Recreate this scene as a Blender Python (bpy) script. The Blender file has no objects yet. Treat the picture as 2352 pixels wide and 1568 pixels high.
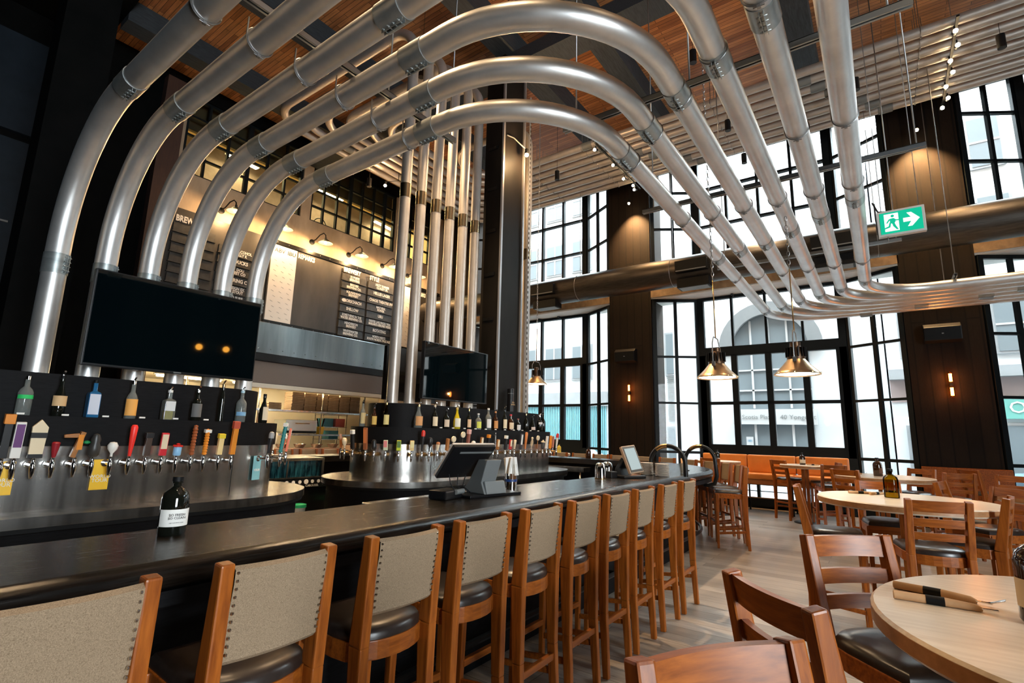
import bpy, bmesh, math, random
from mathutils import Vector, Matrix, Euler
random.seed(7)
C = bpy.context.scene.collection
R = math.radians
PI = math.pi

# ------------------------------------------------------------------ materials
MATS = {}
def nt(name):
    m = bpy.data.materials.new(name); m.use_nodes = True
    n = m.node_tree; b = n.nodes['Principled BSDF']
    MATS[name] = m
    return m, n, b
def plain(name, col, rough=.5, metal=0., spec=None, emit=None, estr=0., coat=0.):
    m, n, b = nt(name)
    b.inputs['Base Color'].default_value = (*col, 1); b.inputs['Roughness'].default_value = rough
    b.inputs['Metallic'].default_value = metal
    if spec is not None: b.inputs['Specular IOR Level'].default_value = spec
    if coat: b.inputs['Coat Weight'].default_value = coat; b.inputs['Coat Roughness'].default_value = .12
    if emit: b.inputs['Emission Color'].default_value = (*emit, 1); b.inputs['Emission Strength'].default_value = estr
    return m
def coords(n, scale=(1, 1, 1), rot=(0, 0, 0), loc=(0, 0, 0)):
    t = n.nodes.new('ShaderNodeTexCoord'); mp = n.nodes.new('ShaderNodeMapping')
    mp.inputs['Scale'].default_value = scale; mp.inputs['Rotation'].default_value = rot; mp.inputs['Location'].default_value = loc
    n.links.new(t.outputs['Object'], mp.inputs['Vector']); return mp.outputs['Vector']
def noise(n, vec, scale, detail=4., rough=.6):
    t = n.nodes.new('ShaderNodeTexNoise'); t.inputs['Scale'].default_value = scale
    t.inputs['Detail'].default_value = detail; t.inputs['Roughness'].default_value = rough
    n.links.new(vec, t.inputs['Vector']); return t.outputs['Fac']
def ramp(n, fac, stops):
    r = n.nodes.new('ShaderNodeValToRGB'); e = r.color_ramp.elements
    while len(e) < len(stops): e.new(.5)
    for k, (p, c) in enumerate(stops): e[k].position = p; e[k].color = (*c, 1)
    n.links.new(fac, r.inputs['Fac']); return r.outputs['Color']
def bump(n, b, fac, strength=.2, dist=.01):
    u = n.nodes.new('ShaderNodeBump'); u.inputs['Strength'].default_value = strength; u.inputs['Distance'].default_value = dist
    n.links.new(fac, u.inputs['Height']); n.links.new(u.outputs['Normal'], b.inputs['Normal'])
def noisy(name, c1, c2, scale=20., st=(1, 1, 1), rough=.5, metal=0., bmp=0., dist=.005, lo=.3, hi=.7, detail=5., coat=0., spec=None, rvar=None):
    m, n, b = nt(name)
    f = noise(n, coords(n, st), scale, detail)
    n.links.new(ramp(n, f, [(lo, c1), (hi, c2)]), b.inputs['Base Color'])
    b.inputs['Roughness'].default_value = rough; b.inputs['Metallic'].default_value = metal
    if spec is not None: b.inputs['Specular IOR Level'].default_value = spec
    if coat: b.inputs['Coat Weight'].default_value = coat; b.inputs['Coat Roughness'].default_value = .15
    if rvar:
        q = n.nodes.new('ShaderNodeMapRange'); q.inputs['To Min'].default_value = rvar[0]; q.inputs['To Max'].default_value = rvar[1]
        n.links.new(f, q.inputs['Value']); n.links.new(q.outputs['Result'], b.inputs['Roughness'])
    if bmp: bump(n, b, f, bmp, dist)
    return m
def planks(name, c1, c2, w, l, rot, mortar, gap=.004, rough=.5, grain=.4, bmp=.3, gst=(1, 14, 1), bias=0., rvar=None, spec=None):
    m, n, b = nt(name)
    v = coords(n, (1, 1, 1), rot)
    br = n.nodes.new('ShaderNodeTexBrick'); n.links.new(v, br.inputs['Vector'])
    br.inputs['Scale'].default_value = 1; br.inputs['Brick Width'].default_value = l; br.inputs['Row Height'].default_value = w
    br.inputs['Mortar Size'].default_value = gap; br.inputs['Mortar Smooth'].default_value = .1; br.inputs['Bias'].default_value = bias
    br.inputs['Color1'].default_value = (*c1, 1); br.inputs['Color2'].default_value = (*c2, 1); br.inputs['Mortar'].default_value = (*mortar, 1)
    br.offset = .37; br.offset_frequency = 2
    mp = n.nodes.new('ShaderNodeMapping'); mp.inputs['Scale'].default_value = gst; n.links.new(v, mp.inputs['Vector'])
    f = noise(n, mp.outputs['Vector'], 3., 6.)
    mx = n.nodes.new('ShaderNodeMix'); mx.data_type = 'RGBA'; mx.blend_type = 'MULTIPLY'; mx.inputs[0].default_value = grain
    n.links.new(br.outputs['Color'], mx.inputs[6]); n.links.new(ramp(n, f, [(.25, (.25, .25, .25)), (.75, (1.35, 1.35, 1.35))]), mx.inputs[7])
    n.links.new(mx.outputs[2], b.inputs['Base Color']); b.inputs['Roughness'].default_value = rough
    if spec is not None: b.inputs['Specular IOR Level'].default_value = spec
    if rvar:
        q = n.nodes.new('ShaderNodeMapRange'); q.inputs['To Min'].default_value = rvar[0]; q.inputs['To Max'].default_value = rvar[1]
        n.links.new(f, q.inputs['Value']); n.links.new(q.outputs['Result'], b.inputs['Roughness'])
    bump(n, b, br.outputs['Fac'], -bmp, .004)
    return m
def glassy(name, tint, mix, rough=.02):
    m = bpy.data.materials.new(name); m.use_nodes = True; n = m.node_tree; n.nodes.clear(); MATS[name] = m
    o = n.nodes.new('ShaderNodeOutputMaterial'); t = n.nodes.new('ShaderNodeBsdfTransparent'); g = n.nodes.new('ShaderNodeBsdfGlossy')
    t.inputs['Color'].default_value = (*tint, 1); g.inputs['Roughness'].default_value = rough
    l = n.nodes.new('ShaderNodeLayerWeight'); l.inputs['Blend'].default_value = mix
    x = n.nodes.new('ShaderNodeMixShader')
    n.links.new(l.outputs['Fresnel'], x.inputs[0]); n.links.new(t.outputs[0], x.inputs[1]); n.links.new(g.outputs[0], x.inputs[2])
    n.links.new(x.outputs[0], o.inputs['Surface']); return m
def bottleglass(name, tint, body, amt=.22):
    m = glassy(name, tint, .3); n = m.node_tree; o = n.nodes['Material Output']; src = o.inputs['Surface'].links[0].from_socket
    d = n.nodes.new('ShaderNodeBsdfDiffuse'); d.inputs['Color'].default_value = (*body, 1); x = n.nodes.new('ShaderNodeMixShader'); x.inputs[0].default_value = amt
    n.links.new(src, x.inputs[1]); n.links.new(d.outputs[0], x.inputs[2]); n.links.new(x.outputs[0], o.inputs['Surface']); return m
def emitter(name, col, s):
    m = bpy.data.materials.new(name); m.use_nodes = True; n = m.node_tree; n.nodes.clear(); MATS[name] = m
    o = n.nodes.new('ShaderNodeOutputMaterial'); e = n.nodes.new('ShaderNodeEmission')
    e.inputs['Color'].default_value = (*col, 1); e.inputs['Strength'].default_value = s
    n.links.new(e.outputs[0], o.inputs['Surface']); return m

G = plain
pipe_m = noisy('galvanised_pipe', (.60, .6, .595), (.76, .755, .745), 3.5, (1, 1, 1), .4, .82, .02, .01, rvar=(.34, .44))
rack_m = noisy('painted_grey_pipe', (.40, .37, .34), (.5, .465, .43), 4., rough=.42, metal=.6)
collar_m = noisy('collar_steel', (.3, .33, .33), (.44, .47, .47), 8., (1, 1, 4), .38, .75)
strut_m = plain('zinc_strut', (.42, .45, .46), .38, .9)
rod_m = plain('threaded_rod', (.3, .3, .3), .4, .9)
steel_m = noisy('stainless_painted_streaks', (.30, .285, .27), (.62, .6, .57), 2., (5, 5, .12), .24, 1., lo=.36, hi=.64)  # upright light and dark reflection streaks are painted into the base colour
steeldark_m = noisy('hood_steel', (.12, .14, .15), (.32, .36, .37), 1.2, (1.4, 1, .15), .3, .95)
chrome_m = plain('chrome', (.75, .74, .72), .1, 1.)
brass_m = plain('aged_brass', (.5, .32, .14), .25, 1.)
copper_m = noisy('spun_metal_shade', (.5, .33, .19), (.62, .45, .28), 6., (1, 1, .2), .3, .95)
black_m = plain('matte_black', (.004, .0045, .005), .55, spec=.2)
frame_m = plain('window_frame_paint', (.004, .007, .009), .5, spec=.2)
blacksteel_m = plain('black_steel', (.012, .012, .012), .32, .6)
satin_m = plain('satin_black_plastic', (.006, .006, .007), .38, spec=.3)
grey_m = plain('grey_plastic', (.16, .17, .17), .5)
duct_m = noisy('dark_duct', (.05, .045, .04), (.09, .08, .07), 6., (8, .6, 8), .4, .85)
wall_dark = noisy('black_wall', (.0015, .002, .002), (.004, .004, .004), 4., rough=.8, spec=.06)
wall_blue = noisy('navy_panel', (.006, .011, .018), (.01, .017, .026), 4., rough=.6, spec=.2)
concrete_m = noisy('board_concrete', (.27, .205, .14), (.56, .44, .31), 1.3, (1, 1, .35), .8, bmp=.15, lo=.3, hi=.7, detail=8.)
beamconc_m = noisy('spandrel_concrete', (.13, .085, .05), (.26, .18, .11), 5., rough=.85, bmp=.2)
white_m = plain('white_paint', (.72, .72, .7), .6)
soffit_m = plain('soffit_white', (.6, .6, .58), .7)
board_m = noisy('menu_board_black', (.03, .028, .025), (.075, .068, .06), 1.5, (1, 1, .3), .45, spec=.4)
slat_m = noisy('letter_rail_grey', (.014, .015, .015), (.05, .05, .048), 9., rough=.55)
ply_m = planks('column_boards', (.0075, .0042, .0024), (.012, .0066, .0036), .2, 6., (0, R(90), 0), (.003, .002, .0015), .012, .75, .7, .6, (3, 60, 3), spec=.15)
ceil_m = planks('ceiling_strip_wood', (.30, .105, .034), (.60, .25, .085), .085, .95, (0, 0, R(90)), (.035, .015, .007), .004, .55, .6, .4)
floor_m = planks('floor_boards', (.23, .19, .155), (.38, .335, .29), .17, 1.9, (0, 0, R(90)), (.09, .075, .06), .003, .34, .6, .2, rvar=(.2, .45))
timber_m = noisy('dark_timber', (.012, .017, .022), (.04, .05, .058), 5., (1, 12, 12), .7, bmp=.2)
bar_m = noisy('black_oak', (.003, .0025, .002), (.014, .010, .007), 5., (1, 24, 24), .2, bmp=.35, dist=.003, rvar=(.1, .36), spec=.42)
oakblack_m = noisy('black_stained_oak', (.0025, .0025, .003), (.007, .007, .008), 6., (2, 20, 20), .6, bmp=.15, dist=.002, spec=.12)
wz = noisy('chestnut_wood_upright', (.16, .036, .0045), (.36, .10, .012), 4., (14, 14, 1.2), .36, bmp=.06, dist=.001, spec=.3)
wx = noisy('chestnut_wood_across', (.16, .036, .0045), (.36, .10, .012), 4., (1.2, 14, 14), .36, bmp=.06, dist=.001, spec=.3)
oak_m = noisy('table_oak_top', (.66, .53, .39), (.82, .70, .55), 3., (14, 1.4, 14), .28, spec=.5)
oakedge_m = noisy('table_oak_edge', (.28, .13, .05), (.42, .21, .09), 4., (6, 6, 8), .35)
fabric_m = noisy('tan_tweed', (.155, .107, .066), (.34, .25, .165), 420., rough=.95, bmp=.35, dist=.002, lo=.3, hi=.7, spec=.1)
leather_m = noisy('dark_brown_leather', (.016, .011, .009), (.028, .02, .017), 40., rough=.3, bmp=.06, dist=.001, spec=.5)
tan_m = noisy('orange_leather', (.52, .17, .03), (.66, .25, .055), 3., rough=.38, bmp=.03, spec=.4)
nail_m = plain('nailheads', (.62, .57, .5), .2, 1.)
paper_m = plain('white_paper', (.78, .76, .72), .8)
kraft_m = noisy('kraft_paper', (.5, .29, .14), (.62, .38, .2), 12., rough=.8)
card_m = noisy('brown_cardboard', (.10, .066, .042), (.155, .105, .068), 5., rough=.85)
creamwall_m = plain('cream_wall', (.55, .42, .22), .7)
kwall_m = plain('kitchen_white', (.62, .56, .46), .6)
mesh_m = noisy('perforated_band', (.10, .075, .06), (.22, .17, .145), 120., rough=.5, metal=.5, detail=0.)
tvscreen_m = plain('tv_screen', (.001, .003, .004), .025, spec=.9)
teal_m = noisy('teal_glass', (.003, .012, .018), (.03, .14, .17), 7., (2.5, 1, .35), .1, lo=.45, hi=.75)
green_m = plain('green_lid', (.02, .42, .16), .4)
stone_m = noisy('pale_stone', (.42, .445, .46), (.5, .52, .53), .6, rough=.9)
stone2_m = noisy('grey_stone', (.2, .215, .225), (.25, .26, .27), .8, rough=.9)
brickp_m = noisy('pink_stone', (.26, .205, .2), (.3, .24, .235), 1., rough=.9)
outglass_m = plain('street_window_glass', (.14, .165, .18), .2, spec=.4)
asphalt_m = plain('asphalt', (.12, .12, .12), .9)
white2_m = plain('street_white', (.36, .36, .36), .6)
teals_m = plain('teal_shutter', (.12, .31, .36), .5)
signgreen_m = plain('sign_teal', (.12, .33, .29), .5)
pane_m = glassy('clear_pane', (.94, .97, .97), .12)
clear_m = bottleglass('clear_bottle_glass', (.7, .75, .73), (.5, .52, .5))
yellowliq_m = bottleglass('yellow_spirit', (.85, .7, .06), (.8, .62, .03), .6)
greenliq_m = glassy('green_glass', (.10, .16, .03), .3)
amber_m = plain('amber_glass', (.03, .010, .003), .06, spec=.7)
amberlit_m = glassy('olive_amber_glass', (.5, .38, .02), .2)
darkglass_m = plain('dark_bottle_glass', (.006, .007, .005), .06, spec=.7)
blueg_m = plain('blue_gin_glass', (.02, .12, .26), .06, spec=.7)
bulb_m = emitter('warm_bulb', (1., .6, .25), 120.)
spotface_m = emitter('spot_lens', (1., .72, .4), 120.)
filament_m = emitter('edison_filament', (1., .3, .06), 30.)
lampin_m = emitter('lamp_diffuser', (1., .93, .8), 14.)
room_m = emitter('lit_ceiling_tube', (1., .85, .42), 40.)
tubek_m = emitter('kitchen_tube', (1., .78, .4), 60.)
whiteboard_m = emitter('lit_abv_panel', (1., .9, .76), 1.25)
exitg_m = emitter('exit_green', (.008, .5, .29), .95)
exitw_m = emitter('exit_white', (.95, 1., .97), 1.2)
screenlit_m = emitter('lit_till_screen', (.75, .9, .9), .55)
COL = {}
def col(r, g, b, rough=.4):
    k = (round(r, 3), round(g, 3), round(b, 3), rough)
    if k not in COL: COL[k] = plain('paint_%d' % len(COL), (r, g, b), rough)
    return COL[k]

# ------------------------------------------------------------------ mesh building
class MB:
    def __init__(s): s.v = []; s.f = []; s.sm = []
    def add(s, vs, fs, smooth=False):
        o = len(s.v); s.v += [tuple(v) for v in vs]; s.f += [tuple(i + o for i in f) for f in fs]; s.sm += [smooth] * len(fs); return s
    def box(s, c, d, rot=None):
        x, y, z = d[0] / 2, d[1] / 2, d[2] / 2
        vs = [Vector((a * x, b * y, e * z)) for a in (-1, 1) for b in (-1, 1) for e in (-1, 1)]
        if rot is not None:
            q = rot if isinstance(rot, Matrix) else Euler(rot).to_matrix()
            vs = [q @ v for v in vs]
        c = Vector(c); vs = [v + c for v in vs]
        return s.add(vs, [(0, 1, 3, 2), (4, 6, 7, 5), (0, 4, 5, 1), (2, 3, 7, 6), (0, 2, 6, 4), (1, 5, 7, 3)])
    def b2(s, lo, hi): return s.box([(a + b) / 2 for a, b in zip(lo, hi)], [abs(b - a) for a, b in zip(lo, hi)])
    def bar(s, p, q, w, h, w2=None, h2=None, up=(0, 0, 1)):
        p, q = Vector(p), Vector(q); d = (q - p).normalized(); up = Vector(up)
        if abs(d.dot(up)) > .98: up = Vector((0, 1, 0))
        a = d.cross(up).normalized(); b = a.cross(d)
        w2 = w if w2 is None else w2; h2 = h if h2 is None else h2
        vs = [p + a * (i * w / 2) + b * (j * h / 2) for i, j in ((-1, -1), (1, -1), (1, 1), (-1, 1))] + \
             [q + a * (i * w2 / 2) + b * (j * h2 / 2) for i, j in ((-1, -1), (1, -1), (1, 1), (-1, 1))]
        return s.add(vs, [(3, 2, 1, 0), (4, 5, 6, 7), (0, 1, 5, 4), (1, 2, 6, 5), (2, 3, 7, 6), (3, 0, 4, 7)])
    def tube(s, pts, r, n=12, cap=True, closed=False):
        pts = [Vector(p) for p in pts]; m = len(pts); rr = r if isinstance(r, (list, tuple)) else [r] * m
        vs = []; T = []
        for i in range(m):
            a = pts[i - 1] if (i or closed) else pts[0]; b = pts[(i + 1) % m] if (i < m - 1 or closed) else pts[-1]
            T.append((b - a).normalized())
        nrm = T[0].orthogonal().normalized()
        for i in range(m):
            nrm = (nrm - T[i] * nrm.dot(T[i])).normalized(); bn = T[i].cross(nrm)
            for k in range(n):
                t = 2 * PI * k / n; vs.append(pts[i] + (nrm * math.cos(t) + bn * math.sin(t)) * rr[i])
        fs = []
        for i in range(m if closed else m - 1):
            j = (i + 1) % m
            for k in range(n): fs.append((i * n + k, i * n + (k + 1) % n, j * n + (k + 1) % n, j * n + k))
        s.add(vs, fs, True)
        if cap and not closed:
            o = len(s.v) - len(vs)
            s.f += [tuple(o + k for k in reversed(range(n))), tuple(o + (m - 1) * n + k for k in range(n))]; s.sm += [False, False]
        return s
    def cyl(s, p, q, r, n=16, r2=None): return s.tube([p, q], [r, r if r2 is None else r2], n)
    def lathe(s, prof, c=(0, 0, 0), n=16, sx=1., sy=1.):
        vs = []; m = len(prof); c = Vector(c)
        for r, z in prof:
            for k in range(n):
                t = 2 * PI * k / n; vs.append(c + Vector((r * math.cos(t) * sx, r * math.sin(t) * sy, z)))
        fs = [(i * n + k, i * n + (k + 1) % n, (i + 1) * n + (k + 1) % n, (i + 1) * n + k) for i in range(m - 1) for k in range(n)]
        s.add(vs, fs, True); o = len(s.v) - len(vs)
        if prof[0][0] > 1e-4: s.f.append(tuple(o + k for k in reversed(range(n)))); s.sm.append(False)
        if prof[-1][0] > 1e-4: s.f.append(tuple(o + (m - 1) * n + k for k in range(n))); s.sm.append(False)
        return s
    def prism(s, poly, z0, z1, fn=None, smooth=False):
        fn = fn or (lambda x, y, z: (x, y, z)); n = len(poly)
        vs = [fn(x, y, z0) for x, y in poly] + [fn(x, y, z1) for x, y in poly]
        s.add(vs, [(k, (k + 1) % n, n + (k + 1) % n, n + k) for k in range(n)], smooth)
        o = len(s.v) - 2 * n
        s.f += [tuple(o + k for k in reversed(range(n))), tuple(o + n + k for k in range(n))]; s.sm += [False, False]
        return s
    def ball(s, c, r, n=10, m=6, sz=1.):
        return s.lathe([(max(1e-5, r * math.sin(PI * i / m)), -r * sz * math.cos(PI * i / m)) for i in range(m + 1)], c, n)
    def ring(s, c, axis, rad, r, n=20, k=6):
        axis = Vector(axis).normalized(); a = axis.orthogonal().normalized(); b = axis.cross(a); c = Vector(c)
        return s.tube([c + (a * math.cos(2 * PI * i / n) + b * math.sin(2 * PI * i / n)) * rad for i in range(n)], r, k, closed=True)
    def build(s, name, mat, parent=None, bevel=0., loc=None, rz=0.):
        me = bpy.data.meshes.new(name); me.from_pydata(s.v, [], s.f)
        bm = bmesh.new(); bm.from_mesh(me)
        for i, f in enumerate(bm.faces): f.smooth = s.sm[i]
        bmesh.ops.recalc_face_normals(bm, faces=bm.faces)
        if bevel:
            es = [e for e in bm.edges if len(e.link_faces) == 2 and e.calc_face_angle(0) > .6]
            bmesh.ops.bevel(bm, geom=es, offset=bevel, segments=2, profile=.6, affect='EDGES', clamp_overlap=True)
        for e in bm.edges:
            if len(e.link_faces) == 2 and e.calc_face_angle(0) > .75: e.smooth = False
        bm.to_mesh(me); bm.free(); me.materials.append(mat)
        o = bpy.data.objects.new(name, me); C.objects.link(o)
        if parent is not None: o.parent = parent
        if loc is not None: o.location = loc
        if rz: o.rotation_euler.z = rz
        return o

def tag(o, label, cat, group=None, kind=None):
    o['label'] = label; o['category'] = cat
    if group: o['group'] = group
    if kind: o['kind'] = kind
    return o
def thing(name, label, cat, loc=(0, 0, 0), rz=0., group=None):
    o = bpy.data.objects.new(name, None); C.objects.link(o); o.empty_display_size = .1
    o.location = loc; o.rotation_euler.z = rz
    return tag(o, label, cat, group)
def struct(o, label=None, cat=None):
    o['kind'] = 'structure'
    if label: o['label'] = label
    if cat: o['category'] = cat
    return o
def copy_tree(o, parent=None):
    c = o.copy(); C.objects.link(c)
    if parent is not None: c.parent = parent
    for ch in KIDS.get(o.name, [x for x in bpy.data.objects if x.parent == o]): copy_tree(ch, c)
    return c
KIDS = {}
def freeze(o):
    ks = list(o.children); KIDS[o.name] = ks
    for k in ks: freeze(k)
def clone(o, loc, rz, label, group=None):
    c = copy_tree(o); c.location = loc; c.rotation_euler.z = rz; c['label'] = label
    if group: c['group'] = group
    return c
def text(body, size, mat, name, parent=None, loc=(0, 0, 0), rot=(R(90), 0, 0), ext=.002, align='LEFT', wide=1., line=1., bold=0.):
    cu = bpy.data.curves.new(name, 'FONT'); cu.body = body; cu.size = size; cu.extrude = ext; cu.align_x = align; cu.space_line = line; cu.offset = bold
    cu.resolution_u = 2
    t = bpy.data.objects.new('tmp', cu); C.objects.link(t)
    me = bpy.data.meshes.new_from_object(t.evaluated_get(bpy.context.evaluated_depsgraph_get()))
    bpy.data.objects.remove(t); bpy.data.curves.remove(cu)
    me.materials.clear(); me.materials.append(mat); me.name = name
    o = bpy.data.objects.new(name, me); C.objects.link(o); o.location = loc; o.rotation_euler = rot; o.scale = (wide, 1, 1)
    if parent is not None: o.parent = parent
    return o
def fillet(pts, radii, n=14):
    out = [Vector(pts[0])]
    for i in range(1, len(pts) - 1):
        p = Vector(pts[i]); a = (Vector(pts[i - 1]) - p).normalized(); b = (Vector(pts[i + 1]) - p).normalized(); r = radii[i - 1]
        c = p + (a + b) * r
        for k in range(n + 1):
            t = PI / 2 * k / n; out.append(c - b * (r * math.cos(t)) - a * (r * math.sin(t)))
    out.append(Vector(pts[-1])); return out
def arc(cx, cy, r, a0, a1, n=14):
    return [(cx + r * math.cos(R(a0 + (a1 - a0) * i / n)), cy + r * math.sin(R(a0 + (a1 - a0) * i / n))) for i in range(n + 1)]
def area(name, loc, rot, size, power, colr, sy=None):
    l = bpy.data.lights.new(name, 'AREA'); l.energy = power; l.color = colr; l.size = size
    if sy: l.shape = 'RECTANGLE'; l.size_y = sy
    o = bpy.data.objects.new(name, l); C.objects.link(o); o.location = loc; o.rotation_euler = rot; return o
def spot(name, loc, target, power, colr, ang=60., blend=.6, r=.03):
    l = bpy.data.lights.new(name, 'SPOT'); l.energy = power; l.color = colr; l.spot_size = R(ang); l.spot_blend = blend; l.shadow_soft_size = r
    o = bpy.data.objects.new(name, l); C.objects.link(o); o.location = loc
    o.rotation_euler = (Vector(target) - Vector(loc)).to_track_quat('-Z', 'Y').to_euler(); return o
def point(name, loc, power, colr, r=.03):
    l = bpy.data.lights.new(name, 'POINT'); l.energy = power; l.color = colr; l.shadow_soft_size = r
    o = bpy.data.objects.new(name, l); C.objects.link(o); o.location = loc; return o
WARM = (1., .6, .27)
# ------------------------------------------------------------------ the room
XB, XC, MOD, ZC = 12.9, 12.28, 6.19, 9.2
struct(MB().b2((-5, -8, -.1), (13.1, 14.5, 0)).build('floor', floor_m))
struct(MB().b2((2.4, -8, ZC), (13.1, 12.25, ZC + .12)).build('ceiling', ceil_m))
struct(MB().b2((-5, -8, 8.9), (2.4, 12.25, 9.32)).build('ceiling_soffit', wall_dark))
struct(MB().b2((-5.2, -8, 0), (-5, 12.25, 9.3)).build('wall_near', wall_dark))
w = MB()
for x0, x1 in ((-5, -2.2), (.4, 13.1)): w.b2((x0, -8.2, 0), (x1, -8, 9.3))
for z0, z1 in ((0, .9), (4.6, 9.3)): w.b2((-5, -8.19, z0), (13.1, -8.01, z1))
struct(w.build('wall_right', wall_dark))
for y in (.64, 3.75, 5.36, 8.3, 10.75):
    struct(MB().b2((2.4, y - .2, 8.76), (12.3, y + .2, ZC)).build('ceiling_beam', timber_m))
struct(MB().b2((7.0, -8, 8.5), (7.5, 12, 8.78)).build('ceiling_girder', timber_m))
# window wall: columns, spandrels, heads
for k in (-2, -1, 0, 1):
    y0 = 4.55 + MOD * k
    y1 = y0 + 1.14 if k < 1 else 12.25
    if k == -2: y0 = -9
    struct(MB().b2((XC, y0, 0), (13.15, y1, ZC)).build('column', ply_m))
w = MB(); sf = MB(); hd = MB()
for k in (-1, 0, 1):
    a, b = -.52 + MOD * k, 4.55 + MOD * k
    w.b2((XC, a, 5.0), (13.1, b, 5.9)); sf.b2((XC + .01, a, 4.96), (13.1, b, 5.0)); hd.b2((XC + .05, a, 8.72), (13.1, b, ZC))
struct(w.build('wall_far', beamconc_m)); struct(sf.build('trim_1', soffit_m)); struct(hd.build('trim_2', frame_m))

def win_panel(fr, gl, p, q, z0, z1, mull, rails, t=.07, mw=.05, depth=.07, edge=.1):
    p, q = Vector((p[0], p[1], 0)), Vector((q[0], q[1], 0)); L = (q - p).length; d = (q - p) / L
    ang = math.atan2(d.y, d.x)
    def put(u0, u1, za, zb, m=fr, dp=depth):
        c = p + d * ((u0 + u1) / 2); m.box((c.x, c.y, (za + zb) / 2), (u1 - u0, dp, zb - za), (0, 0, ang))
    put(0, edge, z0, z1); put(L - edge, L, z0, z1); put(edge, L - edge, z0, z0 + t); put(edge, L - edge, z1 - t, z1)
    for u, ww, za, zb in mull: put(u * L - ww / 2, u * L + ww / 2, za, zb)
    for za, zb in rails: put(edge, L - edge, za, zb)
    put(.02, L - .02, z0 + .01, z1 - .01, gl, .006)
NAMES = {0: 'middle', 1: 'far left', -1: 'right'}
wn = 0
for k in (0, 1, -1):
    o = MOD * k; pr, pl = (XB, .485 + o), (XB, 3.56 + o); cr, cl = (XC + .03, -.5 + o), (XC + .03, 4.53 + o)
    fr, gl = MB(), MB()
    up = [(u, .05, 3.69, 4.92) for u in (.26, .5, .74)]; lowm = [(u, .13, 1.2, 3.5) for u in (.26, .5, .74)]
    win_panel(fr, gl, pr, pl, .0, 4.957, up + lowm + [(.035, .2, 1.16, 3.5), (.965, .2, 1.16, 3.5)] + [(u, .06, .2, .75) for u in (.3, .62, .8)],
              [(3.46, 3.69), (2.3, 2.37), (.78, 1.37), (0, .22), (.5, .525), (.36, .37)], edge=.14, depth=.12)
    for a, b in ((cr, pr), (pl, cl)):
        win_panel(fr, gl, a, b, .0, 4.957, [(.5, .07, .2, 4.9)], [(3.455, 3.505), (2.31, 2.36), (1.13, 1.19), (0, .25)], edge=.09)
    wn += 1; f = struct(fr.build('window_%d' % wn, frame_m)); gl.build('pane', pane_m, f)
    h = MB()
    for u in (.28, .5, .72):
        h.box((XB - .1, .485 + o + 3.075 * u, 4.93), (.22, .05, .03)); h.cyl((XB - .16, .485 + o + 3.075 * u, 4.92), (XB - .05, .485 + o + 3.075 * u, 4.9), .02, 8)
    h.build('window_opener', frame_m, f)
    fr, gl = MB(), MB()
    win_panel(fr, gl, pr, pl, 5.9, 8.76, [(u, .06, 5.9, 8.76) for u in (.26, .5, .74)], [(6.82, 6.87), (7.83, 7.88)], edge=.14, depth=.12)
    for a, b in ((cr, pr), (pl, cl)):
        win_panel(fr, gl, a, b, 5.9, 8.76, [(.5, .06, 5.9, 8.76)], [(6.82, 6.87), (7.83, 7.88)], edge=.09)
    wn += 1; f = struct(fr.build('window_%d' % wn, frame_m)); gl.build('pane', pane_m, f)

# kitchen wall (Y = 12): black left part, concrete with borrowed-light windows, pass opening
YW = 12.
struct(MB().b2((-5, YW, 0), (3.9, YW + .25, 9.3)).build('wall_left', wall_dark))
struct(MB().b2((3.52, YW - .22, 0), (3.92, YW, 8.9)).build('pilaster', noisy('rust_board', (.035, .014, .009), (.06, .025, .014), 6., (6, 6, .6), .7)))
w = MB()
w.b2((3.9, YW, 2.62), (12.3, YW + .25, 7.0)); w.b2((10.15, YW, 0), (12.3, YW + .25, 2.62))
for x0, x1 in ((3.9, 4.05), (6.93, 7.2), (10.15, 10.4), (12.15, 12.3)): w.b2((x0, YW, 7.0), (x1, YW + .25, 8.85))
struct(w.build('wall_kitchen', concrete_m))
struct(MB().b2((3.9, YW, 8.85), (12.3, YW + .25, 9.3)).build('wall_header', wall_dark))
def gridwin(x0, x1, z0, z1, nx, nz, name):
    fr = MB(); y = YW + .1
    for x in (x0 + .03, x1 - .03): fr.box((x, y, (z0 + z1) / 2), (.07, .1, z1 - z0))
    for z in (z0 + .02, z1 - .02): fr.box(((x0 + x1) / 2, y, z), (x1 - x0, .1, .05))
    for i in range(1, nx): fr.box((x0 + (x1 - x0) * i / nx, y, (z0 + z1) / 2), (.1 if i % 3 == 0 else .05, .08, z1 - z0))
    for i in range(1, nz): fr.box(((x0 + x1) / 2, y, z0 + (z1 - z0) * i / nz), (x1 - x0, .07, .045))
    f = struct(fr.build(name, frame_m)); MB().b2((x0, y - .003, z0), (x1, y + .003, z1)).build('pane', pane_m, f)
gridwin(4.05, 6.93, 7.0, 8.85, 6, 4, 'window_7'); gridwin(7.2, 10.15, 7.0, 8.85, 7, 4, 'window_8'); gridwin(10.4, 12.15, 7.0, 8.85, 4, 4, 'window_9')
struct(MB().b2((3.7, 12.5, 8.28), (12.5, 12.6, 9.2)).build('pane_dimming_sheet', noisy('dimming_sheet_brown', (.03, .022, .01), (.06, .045, .02), 2.)))  # brown sheet added behind the top panes so that row looks dim
w = MB(); w.b2((3.7, 15.4, 6.6), (12.5, 15.5, 9.2)); w.b2((3.6, 12.25, 6.6), (3.7, 15.4, 9.2)); w.b2((12.5, 12.25, 6.6), (12.6, 15.4, 9.2))
w.b2((3.6, 12.25, 6.55), (12.6, 15.5, 6.65)); w.b2((3.6, 12.25, 9.2), (12.6, 15.5, 9.3))
struct(w.build('wall_upstairs', creamwall_m))
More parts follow.
